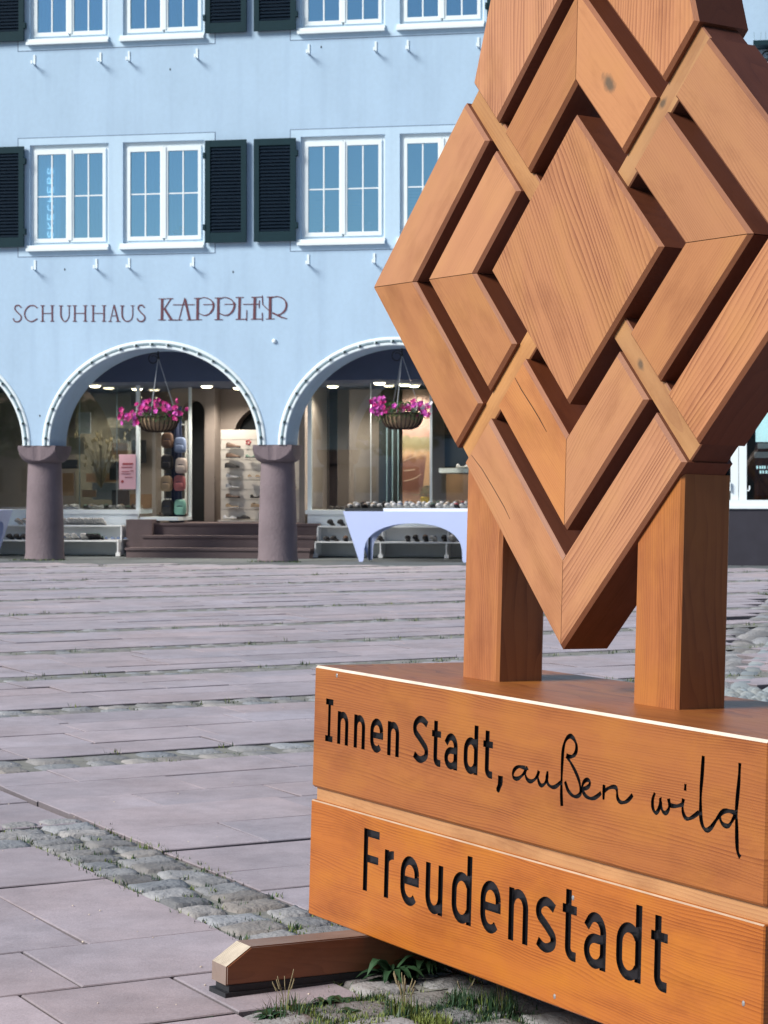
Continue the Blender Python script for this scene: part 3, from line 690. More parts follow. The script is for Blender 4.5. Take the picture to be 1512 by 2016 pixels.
# oblique band, kerb line, pale setts
for q in [10.0+0.17*k for k in range(90)]:
    cobble_field(6, 26, q, q+0.17, 'a', 0.2, 1, zone=lambda x, y: right_zone(x, y) == 1)
def kt(): return rnd.uniform(0.85, 1.15)
L = sqrt((KB[0]-KA[0])**2+(KB[1]-KA[1])**2); dx, dy = (KB[0]-KA[0])/L, (KB[1]-KA[1])/L; q = -0.1
while q < 13:
    w = rnd.uniform(0.22,0.38); x = KA[0]+dx*(q+w/2)+dy*0.085; y = KA[1]+dy*(q+w/2)-dx*0.085
    cobble(krb, x, y, math.atan2(dy, dx), w*0.97, 0.155, 0.009, tint=kt(), n=4); q += w
for iy in range(11):
    x = 1.5+rnd.random()*0.05; y = 12.02+0.068*iy
    while x < 5.5:
        w = rnd.uniform(0.055,0.11); cobble(krb, x+w/2, y, rnd.uniform(-0.2,0.2), w*0.95, 0.062, 0.005, tint=kt(), n=3); x += w
bed = MB()
def bedq(a0, a1, b0, b1, n=1):
    for k in range(n):
        q = [(a0+(a1-a0)*k/n,b0),(a0+(a1-a0)*(k+1)/n,b0),(a0+(a1-a0)*(k+1)/n,b1),(a0+(a1-a0)*k/n,b1)]
        if inview(*toxy((q[0][0]+q[1][0])/2, (b0+b1)/2), 2): bed.add([toxy(*p)+(-0.0085 if b0 < 11 else -0.0055,) for p in q], [(0,1,2,3)])
bedq(A0, A1, 4.42, 7.18); bedq(-12, A0, 6.79, 7.15, 8); bedq(2.02, 12, 3.94, 4.41, 4)
for lo, hi in STR[1:]: bedq(-10, 34, lo, hi, 30)
tag(obj('cobble_bed', bed.mesh('cobble_bed', M['bed'])), kind='structure')
tag(obj('paving_slabs', slab.mesh('paving_slabs', M['pave'])), kind='structure')
tag(obj('cobble_strips', cob.mesh('cobble_strips', M['cobble'], smooth=True)), kind='structure')
tag(obj('kerb_and_setts', krb.mesh('kerb_and_setts', M['kerb'], smooth=True)), kind='structure')
# darker pavement in front of and under the arcade
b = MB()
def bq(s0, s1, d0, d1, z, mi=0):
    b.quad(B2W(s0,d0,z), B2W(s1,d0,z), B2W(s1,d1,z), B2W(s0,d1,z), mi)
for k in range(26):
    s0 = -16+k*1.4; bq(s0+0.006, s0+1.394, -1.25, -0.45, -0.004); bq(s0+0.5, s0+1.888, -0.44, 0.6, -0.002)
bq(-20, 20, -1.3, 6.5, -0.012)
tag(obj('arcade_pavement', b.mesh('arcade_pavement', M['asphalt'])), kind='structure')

# grass and moss in the joints
def at_ground(px, py):
    y = FPX*EYE/(py-955.0); return ((px-756.0)/FPX*y, y)
def blade(mb, x, y, z, h, w, lean, az, mi=0):
    dx, dy = cos(az), sin(az); px, py = -dy*w/2, dx*w/2
    m = (x+dx*lean*0.35, y+dy*lean*0.35, z+h*0.6); t = (x+dx*lean, y+dy*lean, z+h)
    mb.add([(x-px,y-py,z),(x+px,y+py,z),(m[0]+px*0.7,m[1]+py*0.7,m[2]),(m[0]-px*0.7,m[1]-py*0.7,m[2]),t], [(0,1,2,3),(3,2,4)], mi)
g = MB()
def clump(mb, X, Y, n, r, h0, h1, w=0.004, mix=0.3, z=-0.012):
    for _ in range(n):
        a = rnd.random()*2*pi; rr = r*sqrt(rnd.random())
        blade(mb, X+rr*cos(a), Y+rr*sin(a), z, rnd.uniform(h0,h1), w*rnd.uniform(0.6,1.4), rnd.uniform(0,0.6)*h1, rnd.random()*6.3, 1 if rnd.random() < mix else 0)
def strip_grass(b0, b1, a0, a1, dens, far):
    for _ in range(int(dens*(a1-a0)*(2.2 if b0 < 13 else 1))):
        a = rnd.uniform(a0, a1); q = b0+(b1-b0)*rnd.choice((0.02,0.34,0.5,0.66,0.98))+rnd.gauss(0,0.02)
        X, Y = toxy(a, q)
        if not inview(X, Y, -1.5) or right_zone(X, Y) in (3,4): continue
        s = 0.75+0.05*Y
        if rnd.random() < 0.07: clump(g, X, Y, 14, 0.03*s, 0.010, 0.030*min(s,1.5), 0.004*s, 0.35)
        else: clump(g, X, Y, 5, 0.022*s, 0.003, 0.010*min(s,1.5), 0.006*s, 0.25)
strip_grass(6.80,7.14,-3,2.3,26,0)
for i in range(1, len(STR)): strip_grass(STR[i][0], STR[i][1], 1.5+0.2*STR[i][0], 5+STR[i][0]*0.8, 16, 1)
strip_grass(3.93,4.42,2.0,6,45,0)
for _ in range(230):
    X, Y = toxy(rnd.choice((A0,A0+0.12,A0+0.2,A1))+rnd.gauss(0,0.012), rnd.uniform(4.4,7.15)); clump(g, X, Y, rnd.choice((4,6,14)), 0.022, 0.008, 0.026, 0.004, 0.3)
for _ in range(1100):                                     # moss along slab joints
    X, Y = toxy(rnd.uniform(1.0,9), rnd.choice((4.42,4.82,5.27,6.13,6.78,8.56,7.38,7.74,8.97,10.58)))
    if inview(X, Y, -2): clump(g, X, Y, 3, 0.015, 0.003, 0.010, 0.004, 0.2)
for _ in range(60):                                      # at the feet of the columns
    X, Y, _z = B2W(rnd.choice((-5.677,-1.79))+rnd.uniform(-0.45,0.45), rnd.uniform(-0.05,0.1)); clump(g, X, Y, 10, 0.05, 0.01, 0.05, 0.01, 0.2)
for px, py in ((0.62,5.35),(0.2,5.1),(0.9,5.0),(1.1,4.6)):
    pass
for _ in range(760):                                     # dense low growth between the cobbles under the base
    px, py = rnd.choice(((900,1990),(960,1985),(860,1985),(1000,2010),(780,1995),(690,2005),(930,1965),(620,1985),(740,1960))); px += rnd.gauss(0,34); py += rnd.gauss(0,11)
    Yg = FPX*EYE/(py-955.0); Xg = (px-756.0)/FPX*Yg; clump(g, Xg, Yg, 8, 0.022, 0.004, 0.022, 0.0032, 0.12 if px > 850 else 0.45)
tag(obj('joint_grass', g.mesh('joint_grass', [M['weed'], M['leafy']])), label='low grass and moss growing in the joints between slabs and cobbles', cat='grass', kind='stuff')

# grit and little scraps lying on the slabs
gr = MB()
for _ in range(70):
    px, py = rnd.uniform(0,900), 1300+700*rnd.random()**0.7; X, Y = at_ground(px, py); r_ = rnd.uniform(0.0015,0.0045)
    gr.ball((X, Y, 0.002), r_, 5, 3, 0, (1,rnd.uniform(0.6,1.6),0.5))
tag(obj('grit', gr.mesh('grit', M['bare'])), 'scattered pale grit and crumbs lying on the slabs', 'grit', kind='stuff')
# single weeds round the foot of the sculpture
def at_ground(px, py):
    y = FPX*EYE/(py-955.0); return ((px-756.0)/FPX*y, y)
def weed_grass(px, py, label, n, h, seed=False, mix=0.3):
    X, Y = at_ground(px, py); t = thing('grass_tuft', label, 'grass tuft', (X, Y, -0.01))
    mb = MB(); clump(mb, 0, 0, n, 0.045, h*0.25, h, 0.0032, mix, 0)
    obj('blades', mb.mesh('blades', [M['weed'], M['leafy']]), t)
    if seed:
        mb = MB()
        for _ in range(seed):
            a = rnd.random()*6.3; l = h*rnd.uniform(0.25,0.5); hh = h*rnd.uniform(1.1,1.75)
            x1, y1 = cos(a)*l, sin(a)*l
            mb.tube([(0,0,0),(x1*0.35,y1*0.35,hh*0.6),(x1,y1,hh)], 0.0006, 4)
            for q in range(6):
                f = 0.72+0.05*q; mb.ball((x1*f, y1*f, hh*(0.6+(f-0.5)*0.8)), 0.0016, 4, 3, 0, (0.8,0.8,2.2))
        obj('seed_stalk', mb.mesh('seed_stalk', M['straw']), t)
weed_grass(562, 1996, 'tall thin grass tuft with brown seed stalks beside the wooden foot beam', 90, 0.065, 7)
weed_grass(795, 1995, 'bushy tuft with pale straw blades on the cobbles below the base', 120, 0.060, 14, 0.6)
weed_grass(850, 2012, 'short yellow green moss-like tuft at the bottom edge of the photo', 420, 0.030, 0, 0.95)
weed_grass(985, 1990, 'dark green tuft in the shade under the lower base beam', 180, 0.075, 3, 0.15)
weed_grass(915, 1975, 'dark low grass tuft between base beam and cobbles', 180, 0.055, 2, 0.1)
weed_grass(722, 2008, 'yellow green grass tuft between two grey cobbles', 150, 0.030, 0, 0.8)
weed_grass(300, 1668, 'small bright grass tuft growing at the edge of the cobble strip', 60, 0.030, 0, 0.6)
weed_grass(590, 1832, 'mossy green tuft in the cobbles just behind the foot beam', 90, 0.022, 0, 0.7)
def leaf_weed(px, py, label, n, l0, l1, up=0.5, wd=0.35):
    X, Y = at_ground(px, py); t = thing('leafy_weed', label, 'weed', (X, Y, -0.008)); mb = MB()
    for k in range(n):
        az = 2.4*k+rnd.uniform(-0.3,0.3); l = rnd.uniform(l0,l1); el = rnd.uniform(0.15,up); w = l*wd*rnd.uniform(0.7,1.1)
        pts = []
        for i in range(6):
            f = i/5; r = l*f; z = l*(el*2.2*f-el*1.9*f*f)+0.003; hw = w*0.5*sin(pi*(0.08+0.92*f)**0.8)*(1-0.15*f)
            pts.append((r, z, hw))
        vs = []; 
        for r, z, hw in pts:
            for sgn in (-1, 0, 1):
                vs.append((r*cos(az)-sgn*hw*sin(az), r*sin(az)+sgn*hw*cos(az), z+(0.12*hw if sgn else -0.1*hw)))
        fs = []
        for i in range(5): fs += [(i*3,i*3+1,i*3+4,i*3+3),(i*3+1,i*3+2,i*3+5,i*3+4)]
        mb.add(vs, fs, 0)
    obj('leaves', mb.mesh('leaves', M['weed'], smooth=True), t)
leaf_weed(770, 1925, 'broad-leaved dark green weed growing against the foot beam under the base', 46, 0.05, 0.105, 1.0)
leaf_weed(835, 1915, 'second broad-leaved weed in deep shade under the base', 40, 0.05, 0.10, 1.0)
leaf_weed(672, 1968, 'small low leafy weed creeping over the cobbles beside the foot beam', 26, 0.02, 0.045, 0.5)
leaf_weed(690, 1990, 'creeping weed in the joint between two big cobbles', 26, 0.015, 0.04, 0.5)
leaf_weed(530, 2000, 'leafy weed at the bottom edge left of the tall grass tuft', 34, 0.02, 0.05, 0.6)
leaf_weed(412, 2002, 'flat little green rosette in a slab joint left of the foot beam', 14, 0.012, 0.035, 0.25)
leaf_weed(640, 1975, 'dark leafy weed beside the rubber strip of the foot beam', 24, 0.02, 0.045, 0.7)

# ------------------------------------------------------------------ the shop building; its local axes: s along the facade, d into it, z up
bld = thing('arcade_building', 'pale blue plastered building with shuttered windows above a round-arched shop arcade', 'building', B2W(0,0,0), -TH)
ARC = [(-3.734-3.887*2, 0), (-3.734-3.887, 0), (-3.734, 0), (0.153, 0)]     # arch centres
HWD, ZS, RZ = 1.714, 1.843, 1.537                        # half opening, springing height, rise
S0, S1, ZT = -15.4, 7.5, 11.6
WIN = []                                                 # window openings (s0, s1, z0, z1)
PAIRS = [(-5.786,-4.467), (-4.230,-2.892), (-1.328,0.016), (0.249,1.569)]
for row in (0, 1):
    for (a, c) in PAIRS: WIN.append((a, c, 5.055+row*3.308, 6.665+row*3.308))
def arch_z(cx, s): return ZS+RZ*sqrt(max(0, 1-((s-cx)/HWD)**2))
SE = 2.15                                                # east of this the ground floor is a closed wall
GW = (2.9, 6.6, 0.985, 2.7)                              # shop window in that wall
b = MB()
holes = WIN+[GW]
ss = sorted(set([S0, S1, SE]+[v for h in holes for v in h[:2]])); zs = sorted(set([0.0, 3.9, ZT]+[v for h in holes for v in h[2:]]))
for i in range(len(ss)-1):
    for j in range(len(zs)-1):
        sm = (ss[i]+ss[i+1])/2; zm = (zs[j]+zs[j+1])/2
        if sm < SE and zm < 3.9: continue
        if any(h[0] < sm < h[1] and h[2] < zm < h[3] for h in holes): continue
        b.quad((ss[i],0,zs[j]), (ss[i+1],0,zs[j]), (ss[i+1],0,zs[j+1]), (ss[i],0,zs[j+1]))
TK = 0.78
prev = S0
for cx, _ in ARC:
    if cx-HWD > prev:
        b.quad((prev,0,ZS),(cx-HWD,0,ZS),(cx-HWD,0,3.9),(prev,0,3.9)); b.quad((cx-HWD,TK,ZS),(prev,TK,ZS),(prev,TK,3.9),(cx-HWD,TK,3.9))
    N = 48; sp = [cx-HWD*cos(pi*k/N) for k in range(N+1)]
    for k in range(N):
        a, c = sp[k], sp[k+1]; za, zc = arch_z(cx, a), arch_z(cx, c)
        b.quad((a,0,za),(c,0,zc),(c,0,3.9),(a,0,3.9)); b.quad((c,TK,zc),(a,TK,za),(a,TK,3.9),(c,TK,3.9)); b.quad((a,0,za),(a,TK,za),(c,TK,zc),(c,0,zc))
    prev = cx+HWD
b.quad((prev,0,ZS),(SE,0,ZS),(SE,0,3.9),(prev,0,3.9))
for h in holes:
    s0,s1,z0,z1 = h; r = 0.13
    b.quad((s0,0,z0),(s0,r,z0),(s0,r,z1),(s0,0,z1)); b.quad((s1,0,z0),(s1,0,z1),(s1,r,z1),(s1,r,z0))
    b.quad((s0,0,z1),(s0,r,z1),(s1,r,z1),(s1,0,z1)); b.quad((s0,0,z0),(s1,0,z0),(s1,r,z0),(s0,r,z0))
b.quad((S0,0,0),(S0,10,0),(S0,10,ZT),(S0,0,ZT)); b.quad((S1,0,0),(S1,10,0),(S1,10,ZT),(S1,0,ZT)); b.quad((S0,10,0),(S1,10,0),(S1,10,ZT),(S0,10,ZT))
obj('wall', b.mesh('wall', M['wall']), bld)
b = MB(); b.box(S0-0.4, S1+0.4, -0.55, 10.4, ZT, ZT+0.22)
vs = [(S0-0.5,-0.7,ZT+0.22),(S1+0.5,-0.7,ZT+0.22),(S1+0.5,10.6,ZT+0.22),(S0-0.5,10.6,ZT+0.22),(S0-0.5,4.9,ZT+4.2),(S1+0.5,4.9,ZT+4.2)]
b.add(vs, [(0,1,5,4),(2,3,4,5),(0,4,3),(1,2,5),(0,3,2,1)]); obj('roof', b.mesh('roof', M['tan']), bld)
# raised rounded band round each arch with a recessed lamp channel
for cx, _ in ARC:
    b = MB(); N = 56
    prof = [(0.0,0.002),(0.0,-0.014),(0.010,-0.022),(0.042,-0.022),(0.050,-0.010),(0.078,-0.010),(0.086,-0.022),(0.108,-0.022),(0.126,-0.014),(0.134,0.002)]
    rings = []
    for k in range(N+1):
        an = pi*k/N; base = (cx-HWD*cos(an), ZS+RZ*sin(an)); nx, nz = -cos(an)/HWD, sin(an)/RZ; l = sqrt(nx*nx+nz*nz); nx /= l; nz /= l
        rings.append([(base[0]+nx*r, y, base[1]+nz*r) for r, y in prof])
    vs = [p for r in rings for p in r]; n = len(prof); fs = []; 
    for k in range(N):
        for j in range(n-1): fs.append((k*n+j, k*n+j+1, (k+1)*n+j+1, (k+1)*n+j))
    b.add(vs, [f for i, f in enumerate(fs) if i % (n-1) not in (4,)], 0); b.add(vs, [f for i, f in enumerate(fs) if i % (n-1) == 4], 1)
    obj('arch_band', b.mesh('arch_band', [M['trim'], M['channel']]), bld)
# columns: tapering shaft and cushion capital
for cs in (-3.734-1.5*3.887-3.887/2-0.0, -5.677-3.887, -5.677, -1.790, 2.10):
    if cs < -12: continue
    col = thing('column', 'x', 'column', B2W(cs, 0.39, 0), -TH); 
    b = MB(); b.lathe([(0.335,-0.01),(0.325,0.03),(0.312,0.10),(0.306,0.5),(0.290,1.0),(0.276,1.4),(0.268,1.555),(0.262,1.575)], n=40)
    obj('shaft', b.mesh('shaft', M['stone'], smooth=True), col)
    b = MB(); vs = []; fs = []; K = 16; n = 96
    for i in range(K+1):
        f = i/K; z = 1.570+(ZS-1.570)*f; ex = sin(pi/2*f)**0.75
        rz = 0.272+(0.315*1.45-0.272)*sin(pi/2*f)**0.80
        for k in range(n):
            a = 2*pi*k/n; c_, s_ = cos(a), sin(a); q = min(rz, 0.315/max(abs(c_), abs(s_))); ky = 1+0.245*min(1, max(0, (q-0.272)/0.05))
            vs.append((q*c_, q*s_*ky, z))
    for i in range(K):
        for k in range(n): fs.append((i*n+k, i*n+(k+1) % n, (i+1)*n+(k+1) % n, (i+1)*n+k))
    fs.append(tuple(K*n+k for k in range(n))); b.add(vs, fs); obj('capital', b.mesh('capital', M['stone']), col)
    col['label'] = {-5.677: 'reddish sandstone column on the left, between the first arch and the big shop arch', -1.790: 'reddish sandstone column in the middle, right of the entrance steps',
        2.10: 'sandstone column hidden behind the wooden sculpture'}.get(round(cs, 3), 'sandstone column beyond the left edge, number %d' % (1 if cs > -10 else 2))
    col['group'] = 'arcade columns'

# windows
def window(s0, s1, z0, z1, blind=False, text=False):
    w = bpy.data.objects.new('window', None); C.objects.link(w); w.parent = bld; w.location = (0,0,0)
    b = MB(); g = 0.012; y0, y1 = 0.055, 0.115
    a0, a1, c0, c1 = s0, s1, z0, z1
    b.box(a0,a0+0.06,y0,y1,c0,c1); b.box(a1-0.06,a1,y0,y1,c0,c1); b.box(a0+0.06,a1-0.06,y0,y1,c1-0.075,c1); b.box(a0+0.06,a1-0.06,y0,y1,c0,c0+0.045)
    gl = s0+0.112; gr = s1-0.0; W_ = s1-s0
    # casements
    m = (s0+s1)/2
    ca_ = [(s0+0.06, m-0.012), (m+0.012, s1-0.06)]
    for k, (x0, x1) in enumerate(ca_):
        yy0, yy1 = 0.030, 0.075; lw = 0.052
        b.box(x0,x0+lw,yy0,yy1,c0+0.045,c1-0.075); b.box(x1-lw,x1,yy0,yy1,c0+0.045,c1-0.075)
        b.box(x0+lw,x1-lw,yy0,yy1,c0+0.045,c0+0.110); b.box(x0+lw,x1-lw,yy0,yy1,c1-0.150,c1-0.075)
    b.box(m-0.035,m+0.035,0.018,0.029,c0+0.075,c1-0.085)
    obj('frame', b.mesh('frame', M['white']), w)
    for k, (x0, x1) in enumerate(ca_):
        gx0, gx1, gz0, gz1 = x0+0.052, x1-0.052, c0+0.110, c1-0.150
        b = MB(); b.box(gx0-0.004,gx1+0.004,0.060,0.064,gz0-0.004,gz1+0.004); obj('pane', b.mesh('pane', M['pane']), w)
        b = MB(); mx = (gx0+gx1)/2; mz = (gz0+gz1)/2+0.0
        b.box(mx-0.011,mx+0.011,0.044,0.059,gz0,gz1); b.box(gx0,mx-0.011,0.046,0.058,mz-0.010,mz+0.010); b.box(mx+0.011,gx1,0.046,0.058,mz-0.010,mz+0.010)
        obj('glazing_bar', b.mesh('glazing_bar', M['white']), w)
    # curtain or blind inside
    b = MB(); n = 60
    if blind:
        zz = z0+0.08
        while zz < z1-0.05:
            ln = 0.045 if zz < z0+0.75 else 0.052
            b.quad((s0+0.05,0.095,zz),(s1-0.05,0.095,zz),(s1-0.05,0.110,zz+ln),(s0+0.05,0.110,zz+ln)); zz += 0.05
        obj('blind', b.mesh('blind', M['blind']), w)
    vs = []
    b = MB()
    for i in range(n+1):
        x = s0+(s1-s0)*i/n; y = 0.135+0.008*sin(i*1.1)+0.004*sin(i*2.7+1); vs += [(x,y,z0-0.1),(x,y,z1+0.1)]
    b.add(vs, [(2*i,2*i+2,2*i+3,2*i+1) for i in range(n)]); obj('curtain', b.mesh('curtain', M['curtain']), w)
    b = MB(); b.box(s0-0.045, s1+0.0-0.0+0.004, -0.075, 0.05, z0-0.098, z0-0.052); b.box(s0-0.045, s1+0.004, -0.03, 0.055, z0-0.051, z0-0.001); obj('sill', b.mesh('sill', M['white']), w)
    return w
for i, h in enumerate(WIN):
    w = window(h[0]+0.0, h[1], h[2], h[3], blind=(i in (2, 3, 6)))
# lettering standing on end behind a window
# scored plaster frames round each pair of windows
for row in (0, 1):
    z0, z1 = 4.870+row*3.306, 6.787+row*3.306
    for (a, c) in ((-5.992,-2.709), (-1.500,1.775)):
        b = MB(); t = 0.011
        for q in ((a,c,z0,z0+t),(a,c,z1-t,z1),(a,a+t,z0+t,z1-t),(c-t,c,z0+t,z1-t)): b.box(q[0],q[1],-0.0035,0.004,q[2],q[3])
        p = MB(); hs_ = [h for h in WIN if a < h[0] < c and z0 < h[2] < z1]; xs = sorted([a+t, c-t]+[v for h in hs_ for v in h[:2]]); zz_ = [z0+t, hs_[0][2]-0.10, hs_[0][3], z1-t]
        for i in range(len(xs)-1):
            for j in range(3):
                if j == 1 and i in (1, 3): continue
                p.quad((xs[i],-0.0022,zz_[j]),(xs[i+1],-0.0022,zz_[j]),(xs[i+1],-0.0022,zz_[j+1]),(xs[i],-0.0022,zz_[j+1]))
        obj('window_surround', p.mesh('window_surround', M['wall_pale']), bld)
        obj('scored_line', b.mesh('scored_line', M['groove']), bld)
# shutters
def shutter(s0, s1, z0, z1, hinge):
    sh = bpy.data.objects.new('shutter', None); C.objects.link(sh); sh.parent = bld; sh.location = (s0,-0.055,z0)
    w = s1-s0; h = z1-z0; b = MB(); f = 0.085
    b.box(0,f,-0.02,0.02,0,h); b.box(w-f,w,-0.02,0.02,0,h); b.box(f,w-f,-0.018,0.018,0,f+0.07); b.box(f,w-f,-0.018,0.018,h-f-0.02,h)
    for hz in (0.2, h-0.28):
        hx = w if hinge > 0 else 0
        b.box(hx-0.01 if hinge > 0 else -0.03, hx+0.03 if hinge > 0 else 0.01, -0.03, 0.045, hz, hz+0.09)
    obj('frame', b.mesh('shutter_frame', M['shutter']), sh)
    b = MB(); n = 25; lo, hi = f+0.07, h-f-0.02
    for k in range(n):
        z = lo+(hi-lo)*(k+0.1)/n; p = (hi-lo)/n
        vs = [(f-0.002,-0.014,z),(w-f+0.002,-0.014,z),(w-f+0.002,0.012,z+p*0.95),(f-0.002,0.012,z+p*0.95)]
        vs += [(x, y+0.006, zz+0.004) for x, y, zz in vs]
        b.add(vs, [(0,1,2,3),(7,6,5,4),(0,4,5,1),(3,2,6,7)])
        b.box(f+0.02,w-f-0.02,-0.0165,-0.0145,z+0.001,z+0.006)
    obj('slats', b.mesh('slats', M['slat']), sh)
    return sh
for row in (0, 1):
    z0, z1 = 5.030+row*3.306, 6.642+row*3.306
    for (a, c, hg) in ((-6.540,-5.868,1), (-2.862,-2.190,-1), (-2.068,-1.395,1), (1.625,2.297,-1)): shutter(a, c, z0, z1, hg)
# flower box brackets
for row in (0, 1):
    for s in ((-5.700,-4.670,-4.125,-3.070,-1.206,-0.153,0.377,1.482) if row == 0 else (-5.709,-4.602,-4.129,-3.008,-1.198,-0.129,0.377,1.482)):
        z = 4.655+row*3.292; b = MB(); b.box(s-0.016,s+0.016,-0.012,-0.002,z,z+0.165); b.box(s-0.016,s+0.016,-0.13,-0.012,z,z+0.012); b.box(s-0.016,s+0.016,-0.142,-0.13,z,z+0.055)
        obj('flower_box_bracket', b.mesh('flower_box_bracket', M['white']), bld)
# small round lamp cover and dark specks on the wall
b = MB(); b.ball((-1.752,-0.01,3.47), 0.038, 12, 6, 0, (1,0.7,1)); obj('round_cap', b.mesh('round_cap', M['trim'], smooth=True), bld)
for s, z in ((-5.62,2.32),(-3.45,5.0-0.35+3.15),(-1.0,8.06),(-2.42,4.57),(-5.2,4.66)):
    b = MB(); b.ball((s,-0.002,z), 0.012, 6, 4, 0, (1,0.4,1.6)); obj('screw_plug', b.mesh('screw_plug', M['iron']), bld)

# light strings in the channels
for ai, (cx, _) in enumerate(ARC[1:]):
    t = thing('light_string', ('string of small dark lamps round the left arch cut by the photo edge', 'string of small dark lamps round the wide arch above the entrance steps', 'string of small dark lamps round the arch half hidden by the sculpture')[ai], 'light string', B2W(cx, 0, ZS), -TH, 'light strings round the arches')
    b = MB(); pts = []
    for k in range(57):
        an = pi*k/56; x, z = -HWD*cos(an), RZ*sin(an); nx, nz = -cos(an)/HWD, sin(an)/RZ; l = sqrt(nx*nx+nz*nz); pts.append((x+nx/l*0.064, -0.020, z+nz/l*0.064))
    b.tube(pts, 0.0105, 6); obj('cable', b.mesh('cable', M['channel'], smooth=True), t)
    for k in range(21):
        an = pi*(k+0.5)/21; x, z = -HWD*cos(an), RZ*sin(an); nx, nz = -cos(an)/HWD, sin(an)/RZ; l = sqrt(nx*nx+nz*nz)
        x += nx/l*0.064; z += nz/l*0.064
        b = MB(); b.ball((x,-0.042,z), 0.019, 8, 6, 0, (0.95,1.3,0.95)); lb = obj('lamp', b.mesh('lamp', M['bulb'], smooth=True), t)
        b = MB(); sg = -1 if k < 10.5 else 1
        b.box(x-0.040, x-0.020, -0.05, -0.02, z-0.016, z+0.016); obj('clip', b.mesh('clip', M['trim']), lb)

# shop sign on the plaster: two words of separate wine-red letters
sign = thing('shop_sign', 'wine red letters SCHUHHAUS KAPPLER fixed to the pale blue wall above the arches', 'sign', B2W(0,0,3.8), -TH)
def Fp(px, py, d=0.0):
    x = (px-756.0)/FPX; S = (x*(ZF+d*ct)-d*s_t)/(ct+x*s_t); Y = ZF-S*s_t+d*ct
    return (S, (955.0-py)/FPX*Y+EYE)
KAP = [([(112,92),(185,92)],8),([(148,92),(145,300)],27),([(108,302),(182,302)],8),([(190,90),(258,90)],8),([(235,92),(165,195)],10),([(168,185),(240,300)],24),([(208,302),(300,302)],8),
 ([(372,82),(315,300)],10),([(374,95),(420,300)],24),([(255,152),(470,150)],8),([(285,303),(345,302)],8),([(390,302),(455,302)],8),
 ([(500,88),(497,300)],26),([(465,88),(525,85)],8),([(455,301),(540,299)],8),(crom([(505,98),(560,80),(620,97),(655,140),(650,195),(612,243),(565,257),(512,236)]),[8]*8+[11]*6+[19]*10+[13]*6+[9]*10),([(555,150),(670,148)],8),
 ([(705,85),(703,298)],26),([(670,84),(730,83)],8),([(668,299),(748,298)],8),(crom([(710,96),(765,78),(825,95),(862,140),(856,195),(818,243),(770,256),(715,236)]),[8]*8+[11]*6+[19]*10+[13]*6+[9]*10),([(765,147),(878,146)],8),
 ([(917,80),(912,295)],26),([(878,79),(955,78)],8),([(878,296),(985,294)],9),([(985,310),(987,205)],9),
 ([(950,147),(1110,145)],8),([(1067,78),(1062,295)],28),([(1032,78),(1145,74)],9),([(1140,60),(1143,105)],9),([(1112,108),(1110,185)],9),([(1028,296),(1140,292)],9),([(1140,230),(1142,310)],9),
 ([(1142,90),(1145,150),(1210,212)],9),([(1220,75),(1217,292)],28),([(1185,75),(1250,72)],8),([(1178,293),(1262,291)],8),
 (crom([(1228,82),(1290,70),(1350,92),(1380,140),(1370,200),(1330,240),(1290,250),(1240,228)]),[9]*8+[13]*6+[20]*10+[13]*6+[9]*10),([(1240,230),(1330,275),(1385,289)],[17,15,9])]
SCH = [(crom([(152,165),(135,149),(112,152),(106,175),(126,200),(148,222),(148,248),(128,264),(104,260),(94,240)]),9)]
SCH += [(crom([(266,168),(240,150),(205,155),(180,185),(175,215),(190,248),(225,263),(265,243)]),9)]
for x0, x1 in ((302,370),(530,604),(660,737)):
    SCH += [([(x0,148),(x0,263)],11),([(x1,148),(x1,263)],11),([(x0,205),(x1,205)],5)]+[([(x-14,z),(x+14,z)],5) for x in (x0,x1) for z in (150,261)]
for x0, x1 in ((432,490),(866,940)):
    SCH += [(crom([(x0,150),(x0,220),(x0+14,252),((x0+x1)/2,262),(x1-12,250),(x1,220),(x1,150)]),[11]*10+[8]*8+[6]*13)]+[([(x-14,151),(x+14,151)],5) for x in (x0,x1)]
SCH += [([(808,145),(780,262)],5),([(808,145),(838,262)],12),([(790,222),(830,222)],5),([(768,262),(794,262)],5),([(822,262),(854,262)],5)]
SCH += [(crom([(1024,165),(1010,148),(988,150),(980,172),(1000,200),(1024,224),(1024,248),(1005,262),(982,258),(972,240)]),9)]
def word(strokes, ox, oy, z, name):
    b = MB()
    for k, (pts, w) in enumerate(strokes):
        q = []
        for x, y in pts:
            S, Z = Fp(ox+x/z, oy+y/z); q.append((S, Z-3.8))
        sc = 1/(z*126.6); ww = [v*sc*0.98 for v in w] if isinstance(w, list) else w*sc*0.98
        if isinstance(ww, list) and len(ww) < len(q): ww += [ww[-1]]*(len(q)-len(ww))
        y0 = -0.006-0.0004*(k % 7); m = strokes_mesh([(q, ww)], y0, 0.0); b.add(m.v, m.f)
    obj('lettering', b.mesh(name, M['letter'], recalc=True), sign, label=name)
word(SCH, 0, 560, 3.6, 'narrow serif letters SCHUHHAUS'); word(KAP, 290, 570, 5.04, 'large joined letters KAPPLER')

